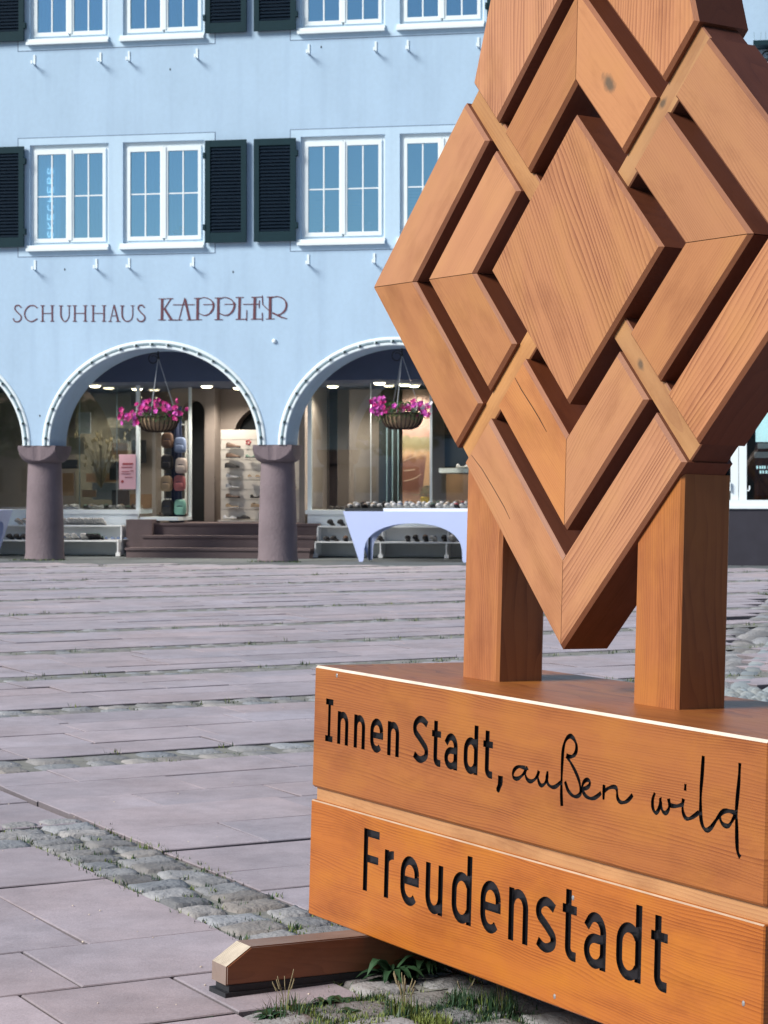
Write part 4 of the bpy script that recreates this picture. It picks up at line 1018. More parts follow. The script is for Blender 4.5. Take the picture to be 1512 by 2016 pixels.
# ------------------------------------------------------------------ inside the arcade
DW = 2.70
zc = 2.93
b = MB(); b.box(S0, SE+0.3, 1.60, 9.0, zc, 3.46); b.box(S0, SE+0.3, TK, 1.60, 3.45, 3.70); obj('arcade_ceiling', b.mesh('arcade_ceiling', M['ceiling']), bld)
b = MB()
b.box(S0, -4.83, DW, DW+0.10, 0.0, 0.715); b.box(-1.83, SE, DW, DW+0.10, 0.0, 0.715)
b.box(S0, -4.80, DW-0.05, DW+0.75, 0.716, 0.785); b.box(-1.86, SE, DW-0.05, DW+0.75, 0.716, 0.785)
obj('base_panel', b.mesh('base_panel', M['panel']), bld)
b = MB()
b.box(S0, -4.9, 5.2, 5.3, 0, zc); b.box(-4.85, -4.03, 4.6, 4.7, 0.3, zc); b.box(-1.8, SE, 5.0, 5.1, 0, zc); b.box(SE, SE+0.1, 0.8, 6, 0, 3.4)
b.box(-2.05, -1.95, 4.4, 5.0, 0, zc)
obj('inner_wall', b.mesh('inner_wall', M['cream']), bld)
def fpost(name, *q):
    b = MB(); b.box(*q); obj(name, b.mesh(name, M['white']), bld)
fpost('corner_post', -4.86,-4.80,DW,DW+0.06,0.785,zc)
for s in (-7.45,-9.5): fpost('mullion', s-0.03, s, DW, DW+0.05, 0.785, zc)
fpost('corner_post', -1.83,-1.765,DW,DW+0.06,0.785,zc); fpost('mullion', 0.27,0.31,DW,DW+0.05,0.785,zc); fpost('mullion', -0.745,-0.735,DW+0.01,DW+0.03,0.785,zc)
fpost('door_post', -4.17,-4.12,3.55,3.60,0.66,zc); fpost('side_sill', -4.80,-4.12,DW+0.02,DW+0.9,0.60,0.66)
for (a, c) in ((S0,-7.48),(-7.45,-4.865),(-1.764,0.269),(0.312,SE-0.05)):
    b = MB(); b.box(a, c, DW+0.022, DW+0.030, 0.787, zc); obj('shop_pane', b.mesh('shop_pane', M['shopglass']), bld)
b = MB(); b.quad((-4.79,DW+0.07,0.66),(-4.15,3.56,0.66),(-4.15,3.56,zc),(-4.79,DW+0.07,zc)); obj('side_pane', b.mesh('side_pane', M['shopglass']), bld)
# steps
b = MB()
for i, (d, z, s) in enumerate(((1.90,0.155,-4.80),(2.25,0.355,-4.62),(2.60,0.560,-4.52))):
    b.box(s, -1.60+0.0, d-0.03, d+0.36 if i < 2 else 9.0, z-0.04, z); b.box(s+0.02, -1.62, d, d+0.36 if i < 2 else 9.0, (0,0.155,0.355)[i]-0.001 if i else -0.02, z-0.041)
b.box(-4.96, -4.50, 2.45, 2.9, 0.0, 0.62)
obj('entrance_steps', b.mesh('entrance_steps', M['step']), bld)
# back of the entrance: niche wall, pillar, arched recess above the slat wall
b = MB(); yb = 4.05
def arch_wall(s0, s1, cx, hw, zs, d, zt, zb):
    b.quad((s0,d,zb),(cx-hw,d,zb),(cx-hw,d,zt),(s0,d,zt)); b.quad((cx+hw,d,zb),(s1,d,zb),(s1,d,zt),(cx+hw,d,zt))
    n = 16; sp = [cx-hw*cos(pi*k/n) for k in range(n+1)]; zf = lambda s: zs+sqrt(max(0,hw*hw-(s-cx)**2))
    for k in range(n):
        a, c = sp[k], sp[k+1]; b.quad((a,d,zf(a)),(c,d,zf(c)),(c,d,zt),(a,d,zt)); b.quad((a,d,zf(a)),(a,d+0.35,zf(a)),(c,d+0.35,zf(c)),(c,d,zf(c)))
    b.quad((cx+hw,d,zb),(cx+hw,d+0.35,zb),(cx+hw,d+0.35,zs),(cx+hw,d,zs)); b.quad((cx-hw,d,zb),(cx-hw,d,zs),(cx-hw,d+0.35,zs),(cx-hw,d+0.35,zb))
arch_wall(-4.62, -3.80, -4.22, 0.20, 2.52, yb, zc, 0.56)
arch_wall(-3.80, -1.90, -2.95, 0.62, 2.02, yb+0.3, zc, 0.56)
b.box(-3.97,-3.80,yb-0.12,yb+0.3,0.56,zc)
obj('niche_wall', b.mesh('niche_wall', M['cream']), bld)
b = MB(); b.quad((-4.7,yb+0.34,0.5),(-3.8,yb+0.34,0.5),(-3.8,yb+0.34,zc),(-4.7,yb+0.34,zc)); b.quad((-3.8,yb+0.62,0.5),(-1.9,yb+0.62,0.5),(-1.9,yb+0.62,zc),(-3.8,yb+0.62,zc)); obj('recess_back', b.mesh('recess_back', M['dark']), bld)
b = MB(); b.box(-2.0,-1.9,2.8,4.6,0.56,zc); obj('side_wall', b.mesh('side_wall', M['cream']), bld)
# plain wall, shop window and ledge on the right-hand end
b = MB(); b.box(SE+0.3, S1, -0.02, 0.0, 0.0, 0.845); obj('plinth', b.mesh('plinth', M['darkwall']), bld)
b = MB(); x0,x1,z0,z1 = GW; b.box(x0,x1,-0.05,0.06,0.855,0.900); b.box(x0,x1,-0.03,0.06,0.901,0.985)
for s in (x0,4.05,5.32,5.44+0.003): b.box(s, s+0.115, 0.01, 0.06, z0, z1)
b.box(x0,x1,0.012,0.058,z1-0.1,z1); obj('side_window_frame', b.mesh('side_window_frame', M['white']), bld)
b = MB(); b.box(x0,x1,0.03,0.036,z0,z1); obj('side_window_pane', b.mesh('side_window_pane', M['shopglass']), bld)
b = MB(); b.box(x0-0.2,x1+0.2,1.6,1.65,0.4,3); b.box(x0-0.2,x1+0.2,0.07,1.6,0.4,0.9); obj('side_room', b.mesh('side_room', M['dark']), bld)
b = MB(); b.box(5.30,5.32,-0.03,0.0,1.12,1.25); b.box(5.565,5.60,-0.02,0.0,1.12,1.14); b.box(5.59,5.61,-0.02,0.0,1.14,1.20); obj('window_handle', b.mesh('window_handle', M['white']), bld)
b = MB(); b.box(5.68,6.45,0.10,0.12,1.05,2.05); po = tag(obj('window_poster', b.mesh('window_poster', M['navy'])), 'dark blue poster with white lettering inside the right-hand shop window', 'poster'); po.location = B2W(0,0,0); po.rotation_euler = (0,0,-TH)
b = MB(); b.box(5.67,6.2,0.085,0.095,1.62,1.71); b.box(5.72,6.3,0.085,0.095,1.76,1.84); obj('picture_patch', b.mesh('picture_patch', M['white']), po)
b = MB(); b.box(5.69,6.4,0.085,0.095,1.86,2.3); obj('picture_sky', b.mesh('picture_sky', M['glow_text']), po)
b = MB()
for z_, xs in ((1.455,(5.70,5.745,5.78,5.815,5.87,5.91,5.95)),(1.385,(5.75,5.79,5.835,5.87,5.92,5.96))):
    for x_ in xs: b.box(x_, x_+0.026, 0.085, 0.095, z_, z_+0.045)
obj('lettering', b.mesh('lettering', M['glow_text']), po)
ld = thing('spiked_ledge', 'dark green ledge with bird spikes and scroll bracket beside the top right of the sculpture', 'ledge', B2W(5.66, 0, 7.76), -TH)
b = MB(); b.box(0,1.6,-0.35,0,0,0.07); obj('ledge_board', b.mesh('ledge_board', M['shutter']), ld)
b = MB()
for k in range(14): b.tube([(0.02+0.085*k,-0.30,0.07),(0.02+0.085*k+(0.012 if k % 2 else -0.012),-0.32,0.20)], 0.0035, 4)
obj('bird_spikes', b.mesh('bird_spikes', M['channel']), ld)
b = MB(); b.tube([(0.2+0.10*cos(a*0.35)*(1-a*0.03), -0.02, -0.11+0.09*sin(a*0.35)*(1-a*0.03)) for a in range(24)], 0.010, 5); obj('scroll_bracket', b.mesh('scroll_bracket', M['iron']), ld)
b = MB(); b.box(0.15,1.6,-0.35,-0.1,-0.24,-0.20); obj('lower_rail', b.mesh('lower_rail', M['iron']), ld)
b = MB(); b.box(0.20,1.6,-0.33,-0.05,-0.42,-0.25); obj('white_board', b.mesh('white_board', M['white']), ld)

# ------------------------------------------------------------------ shoes, benches, tables, baskets and the rest of the shop front
def shoe_mesh(kind, L=0.27):
    """a shoe pointing along +x, heel at x=0, sole on z=0"""
    b = MB(); n = 10; K = 9
    up = {'sneaker': [0.085,0.098,0.092,0.088,0.082,0.068,0.055,0.048,0.036], 'clog': [0.030,0.030,0.034,0.060,0.078,0.076,0.066,0.052,0.034],
          'sandal': [0.060,0.075,0.030,0.026,0.028,0.060,0.058,0.026,0.024], 'pump': [0.075,0.088,0.070,0.050,0.042,0.040,0.044,0.040,0.028]}[kind]
    wd = [0.030,0.034,0.034,0.034,0.038,0.043,0.044,0.038,0.018]
    vs = []; fs = []
    for i in range(K):
        x = L*(i/(K-1))*0.985+0.003; w = wd[i]*L/0.27; h = up[i]
        for k in range(n):
            a = pi*k/(n-1); vs.append((x, -w*cos(a), 0.018+(h-0.018)*sin(a)**0.7))
    for i in range(K-1):
        for k in range(n-1): fs.append((i*n+k, (i+1)*n+k, (i+1)*n+k+1, i*n+k+1))
    fs.append(tuple(range(n))); fs.append(tuple((K-1)*n+k for k in range(n-1,-1,-1)))
    b.add(vs, fs, 0)
    o = [(L*(i/(K-1)), (wd[i]+0.004)*L/0.27) for i in range(K)]
    out = [(x, -w) for x, w in o]+[(x, w) for x, w in o[::-1]]; m = len(out)
    b.add([(x,y,0) for x, y in out]+[(x,y,0.020) for x, y in out], [tuple(range(m-1,-1,-1)), tuple(range(m,2*m))]+[(i,(i+1) % m,m+(i+1) % m,m+i) for i in range(m)], 1)
    if kind in ('sneaker','pump'): b.ball((L*0.20,0,0.093 if kind == 'sneaker' else 0.075), 0.024, 8, 4, 2, (1.6,0.9,0.35))
    if kind == 'clog': b.ball((L*0.22,0,0.036), 0.028, 8, 4, 2, (2.0,1.0,0.25))
    return b
SM = {}
def shoe(kind, col, s, d, z, yaw, label, group, tilt=0.0, sc=1.0):
    k = (kind, col)
    if k not in SM:
        SM[k] = shoe_mesh(kind).mesh('shoe', [SHOE[col], SHOE['sole'] if col in ('white','blue','grey','tan') else SHOE['black'], SHOE['black'] if col != 'black' else SHOE['brown']], smooth=True)
    o = bpy.data.objects.new('shoe', SM[k]); C.objects.link(o)
    o.matrix_world = Matrix.Translation(B2W(s, d, z)) @ Matrix.Rotation(-TH, 4, 'Z') @ Matrix.Rotation(yaw, 4, 'Z') @ Matrix.Rotation(tilt, 4, 'Y') @ Matrix.Scale(sc, 4)
    return tag(o, label, 'shoe', group)

def bench(s0, s1, label, feet=True):
    t = thing('shoe_bench', label, 'bench', B2W(s0, 2.2, 0), -TH, 'white two-step shoe benches'); w = s1-s0
    for (z, d0, d1) in ((0.268,0.0,0.42),(0.522,0.20,0.44)):
        b = MB(); b.box(0.012,w-0.012,d0,d1,z-0.022,z); obj('shelf', b.mesh('shelf', M['bench']), t)
    n = max(2, 1+round(w/1.2))
    for k in range(n):
        x = (w-0.022)*k/(n-1); b = MB(); 
        b.box(x,x+0.022,0.005,0.19,0.03,0.2455); b.box(x,x+0.022,0.191,0.45,0.03,0.499); b.box(x-0.02,x+0.052,-0.01,0.05,0.0,0.062)
        obj('side_panel', b.mesh('side_panel', M['bench']), t)
    b = MB(); b.box(0.012,w-0.012,0.445,0.455,0.02,0.50); obj('back_panel', b.mesh('back_panel', M['benchback']), t)
    return t
bench(-6.42, -5.02, 'white two-step shoe bench left of the entrance steps, full of pale sandals')
bench(-8.60, -6.48, 'white two-step shoe bench behind the left column, cut by the photo edge')
bench(-1.60, 1.75, 'long white two-step shoe bench behind the lavender covered table')
# right bench
for k in range(4): shoe(('clog','clog','sandal','clog')[k], 'black', -1.36+0.175*k, 2.60, 0.523, -pi/2-0.1, 'black clog on the upper shelf of the right bench, left of the covered table', 'black clogs on the right bench', -0.25)
for k in range(7): shoe(('sandal','clog','clog','sandal','clog')[k % 5], ('black','black','brown')[k % 3], -1.42+0.155*k, 2.45, 0.269, -pi/2+rnd.uniform(-0.25,0.25), 'dark slipper on the lower shelf of the right bench, left of the table leg', 'dark slippers left on the right bench', -0.15)
for k in range(11): shoe('clog' if k % 3 else 'pump', ('black','black','brown','grey')[k % 4] if k != 5 else 'white', -0.05+0.155*k, 2.45, 0.269, -pi/2+rnd.uniform(-0.15,0.15), 'dark felt slipper on the lower shelf seen through the arch of the lavender cloth' if k != 5 else 'single white slipper on the lower shelf seen through the arch of the lavender cloth', 'slippers behind the covered table' if k != 5 else None, -0.3)
# left bench
for k in range(13): shoe('sandal', ('white','grey','white','tan')[k % 4], -6.12+0.062*k, 2.58, 0.523, -pi/2+rnd.uniform(-0.3,0.3), 'pale strappy sandal on the upper shelf of the left bench', 'pale sandals on the upper left bench', -0.5, 0.85)
for k in range(12): shoe('sandal', ('white','blue','grey','white')[k % 4] if k < 8 else 'green', -6.12+0.068*k, 2.42, 0.269, -pi/2+rnd.uniform(-0.4,0.4), 'white and blue sandal on the lower shelf of the left bench' if k < 8 else 'dark green sandal on the lower shelf of the left bench', 'sandals on the lower left bench' if k < 8 else 'green sandals on the lower left bench', -0.45, 0.85)
for k in range(3): shoe('sandal', 'blue', -5.32+0.105*k, 2.40, 0.269, 0.2*k, 'navy sandal lying at the right end of the left bench', 'navy sandals on the left bench', 0, 0.8)
for k in range(4): shoe('clog', 'black', -7.0+0.13*k, 2.45, 0.269, -pi/2, 'black shoe on the lower shelf at the left photo edge', 'black shoes at the left edge', -0.2)
for k in range(4): shoe('sandal', 'tan', -6.9+0.13*k, 2.60, 0.523, -pi/2, 'tan shoe on the upper shelf at the left photo edge', 'tan shoes at the left edge', -0.3)

# tables with stretch covers
def cover_table(s0, w, d0, dp, h, label, arch=True):
    t = thing('covered_table', label, 'table', B2W(s0, d0, 0), -TH, 'tables under stretch covers')
    b = MB(); b.box(0.01,w-0.01,0.012,dp-0.012,h-0.03,h-0.004); obj('table_top', b.mesh('table_top', M['cloth']), t)
    fo = 0.278; legs = [(fo,0.03),(w-fo,0.03),(fo,dp-0.03),(w-fo,dp-0.03)]
    for x, y in legs:
        b = MB(); b.tube([(x,y,0),(x,y,h-0.03)], 0.014, 8); obj('leg', b.mesh('leg', M['iron']), t)
    def front(y):
        i0 = fo+0.055; cx = w/2; pts = [(0,h),(fo-0.015,0.005),(fo+0.035,0.005)]
        n = 22
        for k in range(n+1):
            a = pi-pi*k/n; pts.append((cx+(cx-i0)*cos(a), 0.03+(h-0.215)*max(0,sin(a))**0.62))
        pts += [(w-fo-0.035,0.005),(w-fo+0.015,0.005),(w,h)]
        return pts
    P = front(0); b = MB()
    c = [(x, z) for x, z in P]
    b.prism(ccw(c), 0.0, 0.008); b.prism(ccw(c), dp-0.008, dp)
    for side in (0, 1):
        q = []
        for k in range(13):
            a = pi*k/12; q.append((0.5-0.42*cos(a), 0.03+(h-0.215)*max(0,sin(a))**0.62))
        for k in range(12):
            def X(z): return (fo*(1-z/h)) if side == 0 else w-(fo*(1-z/h))
            y0, z0 = q[k][0]*dp, q[k][1]; y1, z1 = q[k+1][0]*dp, q[k+1][1]
            b.quad((X(z0),y0,z0),(X(h),y0,h),(X(h),y1,h),(X(z1),y1,z1))
        b.quad((X(0.0),0.0,0.005),(X(h),0.0,h),(X(h),0.08*dp,h),(X(0.03),0.08*dp,0.03)); b.quad((X(0.0),dp,0.005),(X(h),dp,h),(X(h),0.92*dp,h),(X(0.03),0.92*dp,0.03))
    b.box(0,w,0.008,dp-0.008,h-0.004,h)
    cl = tag(obj('tablecloth', b.mesh('tablecloth', M['cloth'], recalc=True)), label.replace('table under a ', '').replace('table', 'cover'), 'tablecloth'); cl.location = t.location; cl.rotation_euler = t.rotation_euler
    return t, cl
t1, c1 = cover_table(-0.716, 2.235, 0.30, 0.75, 0.797, 'x'); t1['label'] = 'long table under a lavender stretch cover in front of the right shop window'
c1['label'] = 'lavender stretch cover with arched cut-out on the long table right of the middle column'
t2, c2 = cover_table(-8.82, 2.25, 0.55, 0.75, 0.797, 'y'); t2['label'] = 'table under a lavender cover behind the left column at the photo edge'
c2['label'] = 'lavender cover corner visible at the left edge of the photo, beside the left column'
def tray(s, d, w, dp, z, label, col='dark'):
    t = thing('shoe_tray', label, 'tray', B2W(s, d, z), -TH, 'shallow trays of shoes on the covered table'); b = MB()
    b.box(0,w,0,dp,0,0.008); b.box(0,w,0,0.008,0.009,0.05); b.box(0,w,dp-0.008,dp,0.009,0.05); b.box(0,0.008,0.009,dp-0.009,0.009,0.05); b.box(w-0.008,w,0.009,dp-0.009,0.009,0.05)
    obj('tray', b.mesh('tray', M[col]), t)
tray(-0.70, 0.36, 0.60, 0.55, 0.797, 'dark wicker tray of beige slippers at the left end of the covered table')
tray(-0.08, 0.36, 1.50, 0.55, 0.797, 'long low tray of white and blue slippers on the covered table', 'panel')
for r in range(2):
    for k in range(5): shoe('clog' if k % 2 else 'sandal', ('tan','grey','brown')[(k+r) % 3], -0.63+0.115*k+0.03*r, 0.66+0.22*r, 0.812, -pi/2+rnd.uniform(-0.2,0.2), 'beige slipper in the dark tray on the covered table', 'beige slippers on the covered table', -0.35-0.15*r, 0.9)
    for k in range(15):
        col = ('white','white','blue','grey','white','grey','white','green','white','tan','grey','red','grey','blue','blue')[k]
        shoe('clog', col, -0.02+0.100*k+0.03*r, 0.66+0.22*r, 0.812, -pi/2+rnd.uniform(-0.15,0.15), '%s slipper in the long tray on the covered table' % ({'white':'white','blue':'blue','grey':'pale grey','green':'dark green','tan':'tan','red':'red'}[col]), '%s slippers in the long tray' % col, -0.35-0.15*r, 0.9)
# shoes displayed inside the windows
for k in range(17): shoe(('sandal','pump','sneaker')[k % 3], ('grey','tan','white','green','black')[k % 5], -6.15+0.082*k, 2.95+0.1*(k % 2), 0.79, -pi/2+rnd.uniform(-0.5,0.5), '%s shoe on the sill inside the left shop window' % ({'grey':'grey','tan':'tan','white':'white','green':'green','black':'black'}[('grey','tan','white','green','black')[k % 5]]), 'shoes on the left sill, %s' % ('grey','tan','white','green','black')[k % 5], -0.2, 0.9)
for k in range(6): shoe('sandal', 'black', -1.50+0.11*k, 2.98, 0.79, -pi/2+rnd.uniform(-0.4,0.4), 'black sandal on the sill inside the right shop window left of the table', 'black sandals in the right window', -0.1, 0.9)
for k in range(6): shoe('pump', 'brown', -4.62+0.09*k, 3.35, 0.66, -pi/2+rnd.uniform(-0.4,0.4), 'small brown shoe behind the side pane beside the steps', 'brown shoes behind the side pane', -0.1, 0.8)

# slat wall with shoes in the entrance
sw = thing('slat_wall', 'cream slat wall with rows of display shoes beside the entrance', 'display wall', B2W(-3.62, 3.70, 0.60), -TH)
b = MB(); hh = 1.58; n = 9
for k in range(n): b.box(0, 1.62, 0, 0.05, hh*k/n+0.006, hh*(k+1)/n-0.006)
b.box(0,1.62,0.02,0.06,0,hh); obj('slats', b.mesh('slats', M['slatwall']), sw)
b = MB(); b.box(0,1.62,-0.22,-0.001,-0.03,-0.005); obj('bottom_shelf', b.mesh('bottom_shelf', M['slatwall']), sw)
b = MB()
for a in range(5): b.ball((0.50+0.035*cos(a*1.257), -0.01, 1.36+0.035*sin(a*1.257)), 0.020, 6, 4, 0, (1,0.3,1))
obj('red_flower_sticker', b.mesh('red_flower_sticker', SHOE['red']), sw)
rows = [0.60+1.58*k/9 for k in range(9)]
SH = [(7,-3.50,'sneaker','brown'),(6,-3.50,'sneaker','brown'),(6,-3.14,'sandal','green'),(6,-2.88,'sandal','green'),(5,-3.52,'sneaker','black'),(4,-3.50,'pump','grey'),(4,-3.10,'sandal','tan'),(4,-2.86,'sandal','tan'),
      (3,-3.50,'pump','grey'),(2,-3.50,'pump','brown'),(2,-3.06,'sandal','black'),(1,-3.50,'pump','tan'),(0.96,-2.50,'sneaker','black'),(3,-2.5,'sandal','black'),(0.05,-3.55,'sandal','white'),(0.05,-3.32,'clog','black'),(0.05,-2.82,'clog','black'),(0.98,-3.05,'sneaker','tan')]
pos_words = {7:'topmost row',6:'second row from the top',5:'third row from the top',4:'fourth row from the top',3:'fifth row from the top',2:'sixth row from the top',1:'seventh row from the top',0:'bottom shelf'}
for i, (r, s, kd, col) in enumerate(SH):
    rr = int(round(r)); z = 0.60+1.58*r/9+0.012 if r > 0.1 else 0.596
    wd = 'left' if s < -3.3 else ('middle' if s < -2.95 else 'right')
    shoe(kd, col, s, 3.60, z+0.02, rnd.uniform(-0.15,0.15), '%s shoe on the slat wall, %s, %s part' % (col, pos_words[rr], wd), 'shoes on the slat wall', 0, 0.95)

# revolving stand with children's backpacks
st = thing('backpack_stand', 'tall navy display stand hung with small backpacks at the top of the steps', 'stand', B2W(-4.28, 3.20, 0.562), -TH)
b = MB(); b.box(-0.12,0.12,-0.05,0.05,0.0,0.26); b.tube([(0,0,0.2),(0,0,1.85)], 0.045, 10); obj('column_post', b.mesh('column_post', M['navy']), st)
b = MB(); b.box(-0.10,0.08,0.02,0.05,0.25,2.02); obj('cloth_banner', b.mesh('cloth_banner', M['navy']), st)
packs = [(0.10,1.22,'grey','light blue'),(-0.13,1.30,'brown','brown'),(0.12,0.86,'white','cream'),(-0.14,0.92,'black','black'),(0.09,0.56,'red','dusty red'),(-0.15,0.55,'tan','beige'),(0.10,0.14,'green','mint green'),(-0.13,0.14,'black','dark patterned')]
def sbox(mb, c, h, e=0.45, n=16, m=10):
    vs = []; fs = []; sp = lambda v: math.copysign(abs(v)**e, v)
    for j in range(m+1):
        t_ = -pi/2+pi*j/m
        for k in range(n):
            a = 2*pi*k/n; tp = 1-0.18*max(0, sin(t_)); vs.append((c[0]+h[0]*sp(cos(t_))*sp(cos(a))*tp, c[1]+h[1]*sp(cos(t_))*sp(sin(a)), c[2]+h[2]*sp(sin(t_))))
    for j in range(m):
        for k in range(n): fs.append((j*n+k, j*n+(k+1) % n, (j+1)*n+(k+1) % n, (j+1)*n+k))
    mb.add(vs, fs)
bpmat = {'light blue': plain('bp_blue',(0.16,0.22,0.36)), 'mint green': plain('bp_mint',(0.16,0.36,0.30)), 'dusty red': plain('bp_red',(0.30,0.09,0.10)), 'cream': plain('bp_cream',(0.42,0.36,0.33))}
for x, z, mk, wd in packs:
    t = thing('backpack', '%s little backpack hanging on the navy stand' % wd if wd != 'black' else 'black little backpack hanging left on the navy stand', 'backpack', B2W(-4.28+x, 3.08, 0.562+z), -TH, 'backpacks on the navy stand')
    mm = bpmat.get(wd, SHOE[mk]); b = MB(); sbox(b, (0,0,0.125), (0.105,0.055,0.135)); obj('bag', b.mesh('bag', mm, smooth=True), t)
    b = MB(); sbox(b, (0,-0.052,0.075), (0.075,0.025,0.055)); obj('pocket', b.mesh('pocket', mm, smooth=True), t)
    b = MB(); b.tube([(-0.05,0.02,0.22),(-0.03,0,0.29),(0.03,0,0.29),(0.05,0.02,0.22)], 0.008, 6); b.tube([(-0.09,-0.035,0.13),(0,-0.065,0.145),(0.09,-0.035,0.13)], 0.006, 5); obj('strap', b.mesh('strap', M['navy']), t)

# things inside the left window
def board(s0, s1, d, z0, z1, mat, label, name='display_board', cat='board', th_=0.03):
    t = MB(); t.box(0, s1-s0, 0, th_, 0, z1-z0); o = tag(obj(name, t.mesh(name, M[mat])), label, cat); o.location = B2W(s0, d, z0); o.rotation_euler = (0,0,-TH); return o
board(-6.6,-5.55,4.6,0.79,2.86,'khaki','khaki display panel deep inside the left shop window')
board(-6.05,-5.55,3.9,0.95,1.25,'greyboard','grey plinth block standing in the left shop window')
board(-6.15,-5.58,3.85,1.262,1.42,'tan','tan wooden block lying on the grey plinth in the left window')
board(-6.0,-5.60,3.80,1.432,1.66,'greyboard','pale grey box on top of the tan block in the left window')
board(-5.62,-5.30,3.7,0.79,1.12,'dark','black stool behind the sill shoes in the left window')
board(-5.35,-4.95,3.9,0.80,1.05,'tan','tan cork block standing low beside the poster in the left window')
board(-5.9,-5.2,4.3,2.25,2.42,'khaki','straw-coloured shelf board high inside the left window')
pk = board(-5.16,-4.86,DW-0.012,1.14,1.74,'panel','pale pink paper poster with red writing on the left shop window','poster','poster', 0.004)
pk.data.materials[0] = plain('pink_paper', (0.80,0.50,0.60), 0.8, 0.08, 6)
b = MB()
for (x0,x1,z0_,z1_) in ((0.06,0.25,0.42,0.45),(0.04,0.24,0.37,0.385),(0.05,0.18,0.30,0.31),(0.20,0.26,0.31,0.322),(0.04,0.21,0.26,0.27),(0.10,0.24,0.20,0.21)): b.box(x0,x1,-0.004,-0.0008,z0_,z1_)
for k in range(6): b.ball((0.06+0.016*cos(k*1.05),-0.002,0.13+0.016*sin(k*1.05)), 0.012, 6, 4, 0, (1,0.2,1))
obj('red_print', b.mesh('red_print', SHOE['red']), pk)
dg_ = thing('dry_grass_bouquet', 'bundle of dry grasses and twigs decorating the left shop window', 'dry bouquet', B2W(-5.72, 3.4, 1.15), -TH)
b = MB()
for k in range(90):
    a = rnd.random()*6.3; l = rnd.uniform(0.1,0.55); h = rnd.uniform(0.35,1.05); b.tube([(0,0,0),(cos(a)*l*0.4,sin(a)*l*0.3,h*0.6),(cos(a)*l,sin(a)*l*0.6,h)], 0.004, 3, 0 if k % 3 else 1)
    if k % 2: b.ball((cos(a)*l,sin(a)*l*0.6,h), 0.022, 5, 4, 0 if k % 4 else 1, (1,1,2))
obj('stems', b.mesh('stems', [M['straw'], M['khaki']]), dg_)
for s in (-5.30,-5.98):
    t = thing('display_rod', 'thin pale metal rod inside the left window, %s of the dry bouquet' % ('right' if s > -5.5 else 'left'), 'rod', B2W(s, 3.0, 0.79), -TH); b = MB(); b.tube([(0,0,0),(0,0,2.13)], 0.008, 6); obj('rod', b.mesh('rod', M['channel']), t)
CL = [(-6.55,-6.2,3.3,1.02,1.42,'tan','tan carton box'),(-6.30,-6.02,3.35,1.75,2.05,'khaki','straw bag shape'),(-6.18,-5.95,3.5,2.12,2.50,'greyboard','grey print'),(-5.50,-5.22,3.35,1.75,1.95,'tan','brown leather panel'),
      (-5.60,-5.35,3.5,1.30,1.62,'dark','black box'),(-5.30,-5.02,3.3,2.2,2.6,'khaki','olive poster'),(-5.28,-5.05,3.25,1.12,1.40,'greyboard','grey shoe carton'),(-6.0,-5.75,3.2,1.0,1.12,'tan','flat brown carton'),
      (-5.15,-4.90,3.4,1.60,2.0,'dark','dark jacket shape'),(-6.45,-6.15,3.4,1.50,1.66,'dark','dark satchel shape')]
for i, (a_, c_, d_, z0_, z1_, mt_, w_) in enumerate(CL): board(a_, c_, d_, z0_, z1_, mt_, w_+(' high' if z0_ > 1.9 else (' low' if z0_ < 1.25 else ' halfway up'))+' inside the left shop window', 'display_item', 'display item')
cab = thing('glass_cabinet', 'dark cabinet with pale shelves behind the side pane next to the steps', 'cabinet', B2W(-4.72, 3.75, 0.60), -TH)
b = MB(); b.box(0,0.46,0.06,0.10,0,1.75); obj('back', b.mesh('back', M['dark']), cab)
b = MB(); b.box(0,0.03,0,0.055,0,1.75); b.box(0.43,0.46,0,0.055,0,1.75)
for k in range(6): b.box(0.031,0.429,0.0,0.05,0.02+0.33*k,0.04+0.33*k)
obj('shelf_frame', b.mesh('shelf_frame', M['bench']), cab)
# right window: picture panel, inner door, shelf
pp = board(-0.36,0.16,3.62,0.80,2.86,'tan','tall printed panel in warm sand colours with boat hull and rope, right window','picture_panel','picture')
pm, t_, bs = newmat('sunset_print'); tc = node(t_, 'ShaderNodeTexCoord'); sx = node(t_, 'ShaderNodeSeparateXYZ'); t_.links.new(tc.outputs['Object'], sx.inputs[0])
nz = node(t_, 'ShaderNodeTexNoise'); nz.inputs['Scale'].default_value = 5; t_.links.new(tc.outputs['Object'], nz.inputs['Vector'])
m1 = node(t_, 'ShaderNodeMath', operation='MULTIPLY_ADD'); t_.links.new(nz.outputs[0], m1.inputs[0]); m1.inputs[1].default_value = 0.22; t_.links.new(sx.outputs[2], m1.inputs[2])
mr = node(t_, 'ShaderNodeMapRange'); mr.inputs[1].default_value = 0.1; mr.inputs[2].default_value = 2.15; t_.links.new(m1.outputs[0], mr.inputs[0])
cr = node(t_, 'ShaderNodeValToRGB'); t_.links.new(mr.outputs[0], cr.inputs[0]); E = cr.color_ramp.elements
E[0].position = 0.0; E[0].color = (0.42,0.24,0.15,1); E[1].position = 1.0; E[1].color = (0.20,0.13,0.11,1)
for p_, c_ in ((0.10,(0.40,0.22,0.14,1)),(0.16,(0.16,0.06,0.04,1)),(0.34,(0.22,0.09,0.06,1)),(0.42,(0.28,0.14,0.09,1)),(0.46,(0.62,0.40,0.26,1)),(0.52,(0.30,0.24,0.13,1)),(0.60,(0.30,0.27,0.17,1)),(0.62,(0.46,0.28,0.24,1)),(0.80,(0.50,0.32,0.28,1))):
    e = E.new(p_); e.color = c_
t_.links.new(cr.outputs[0], bs.inputs['Base Color']); pp.data.materials[0] = pm
b = MB()
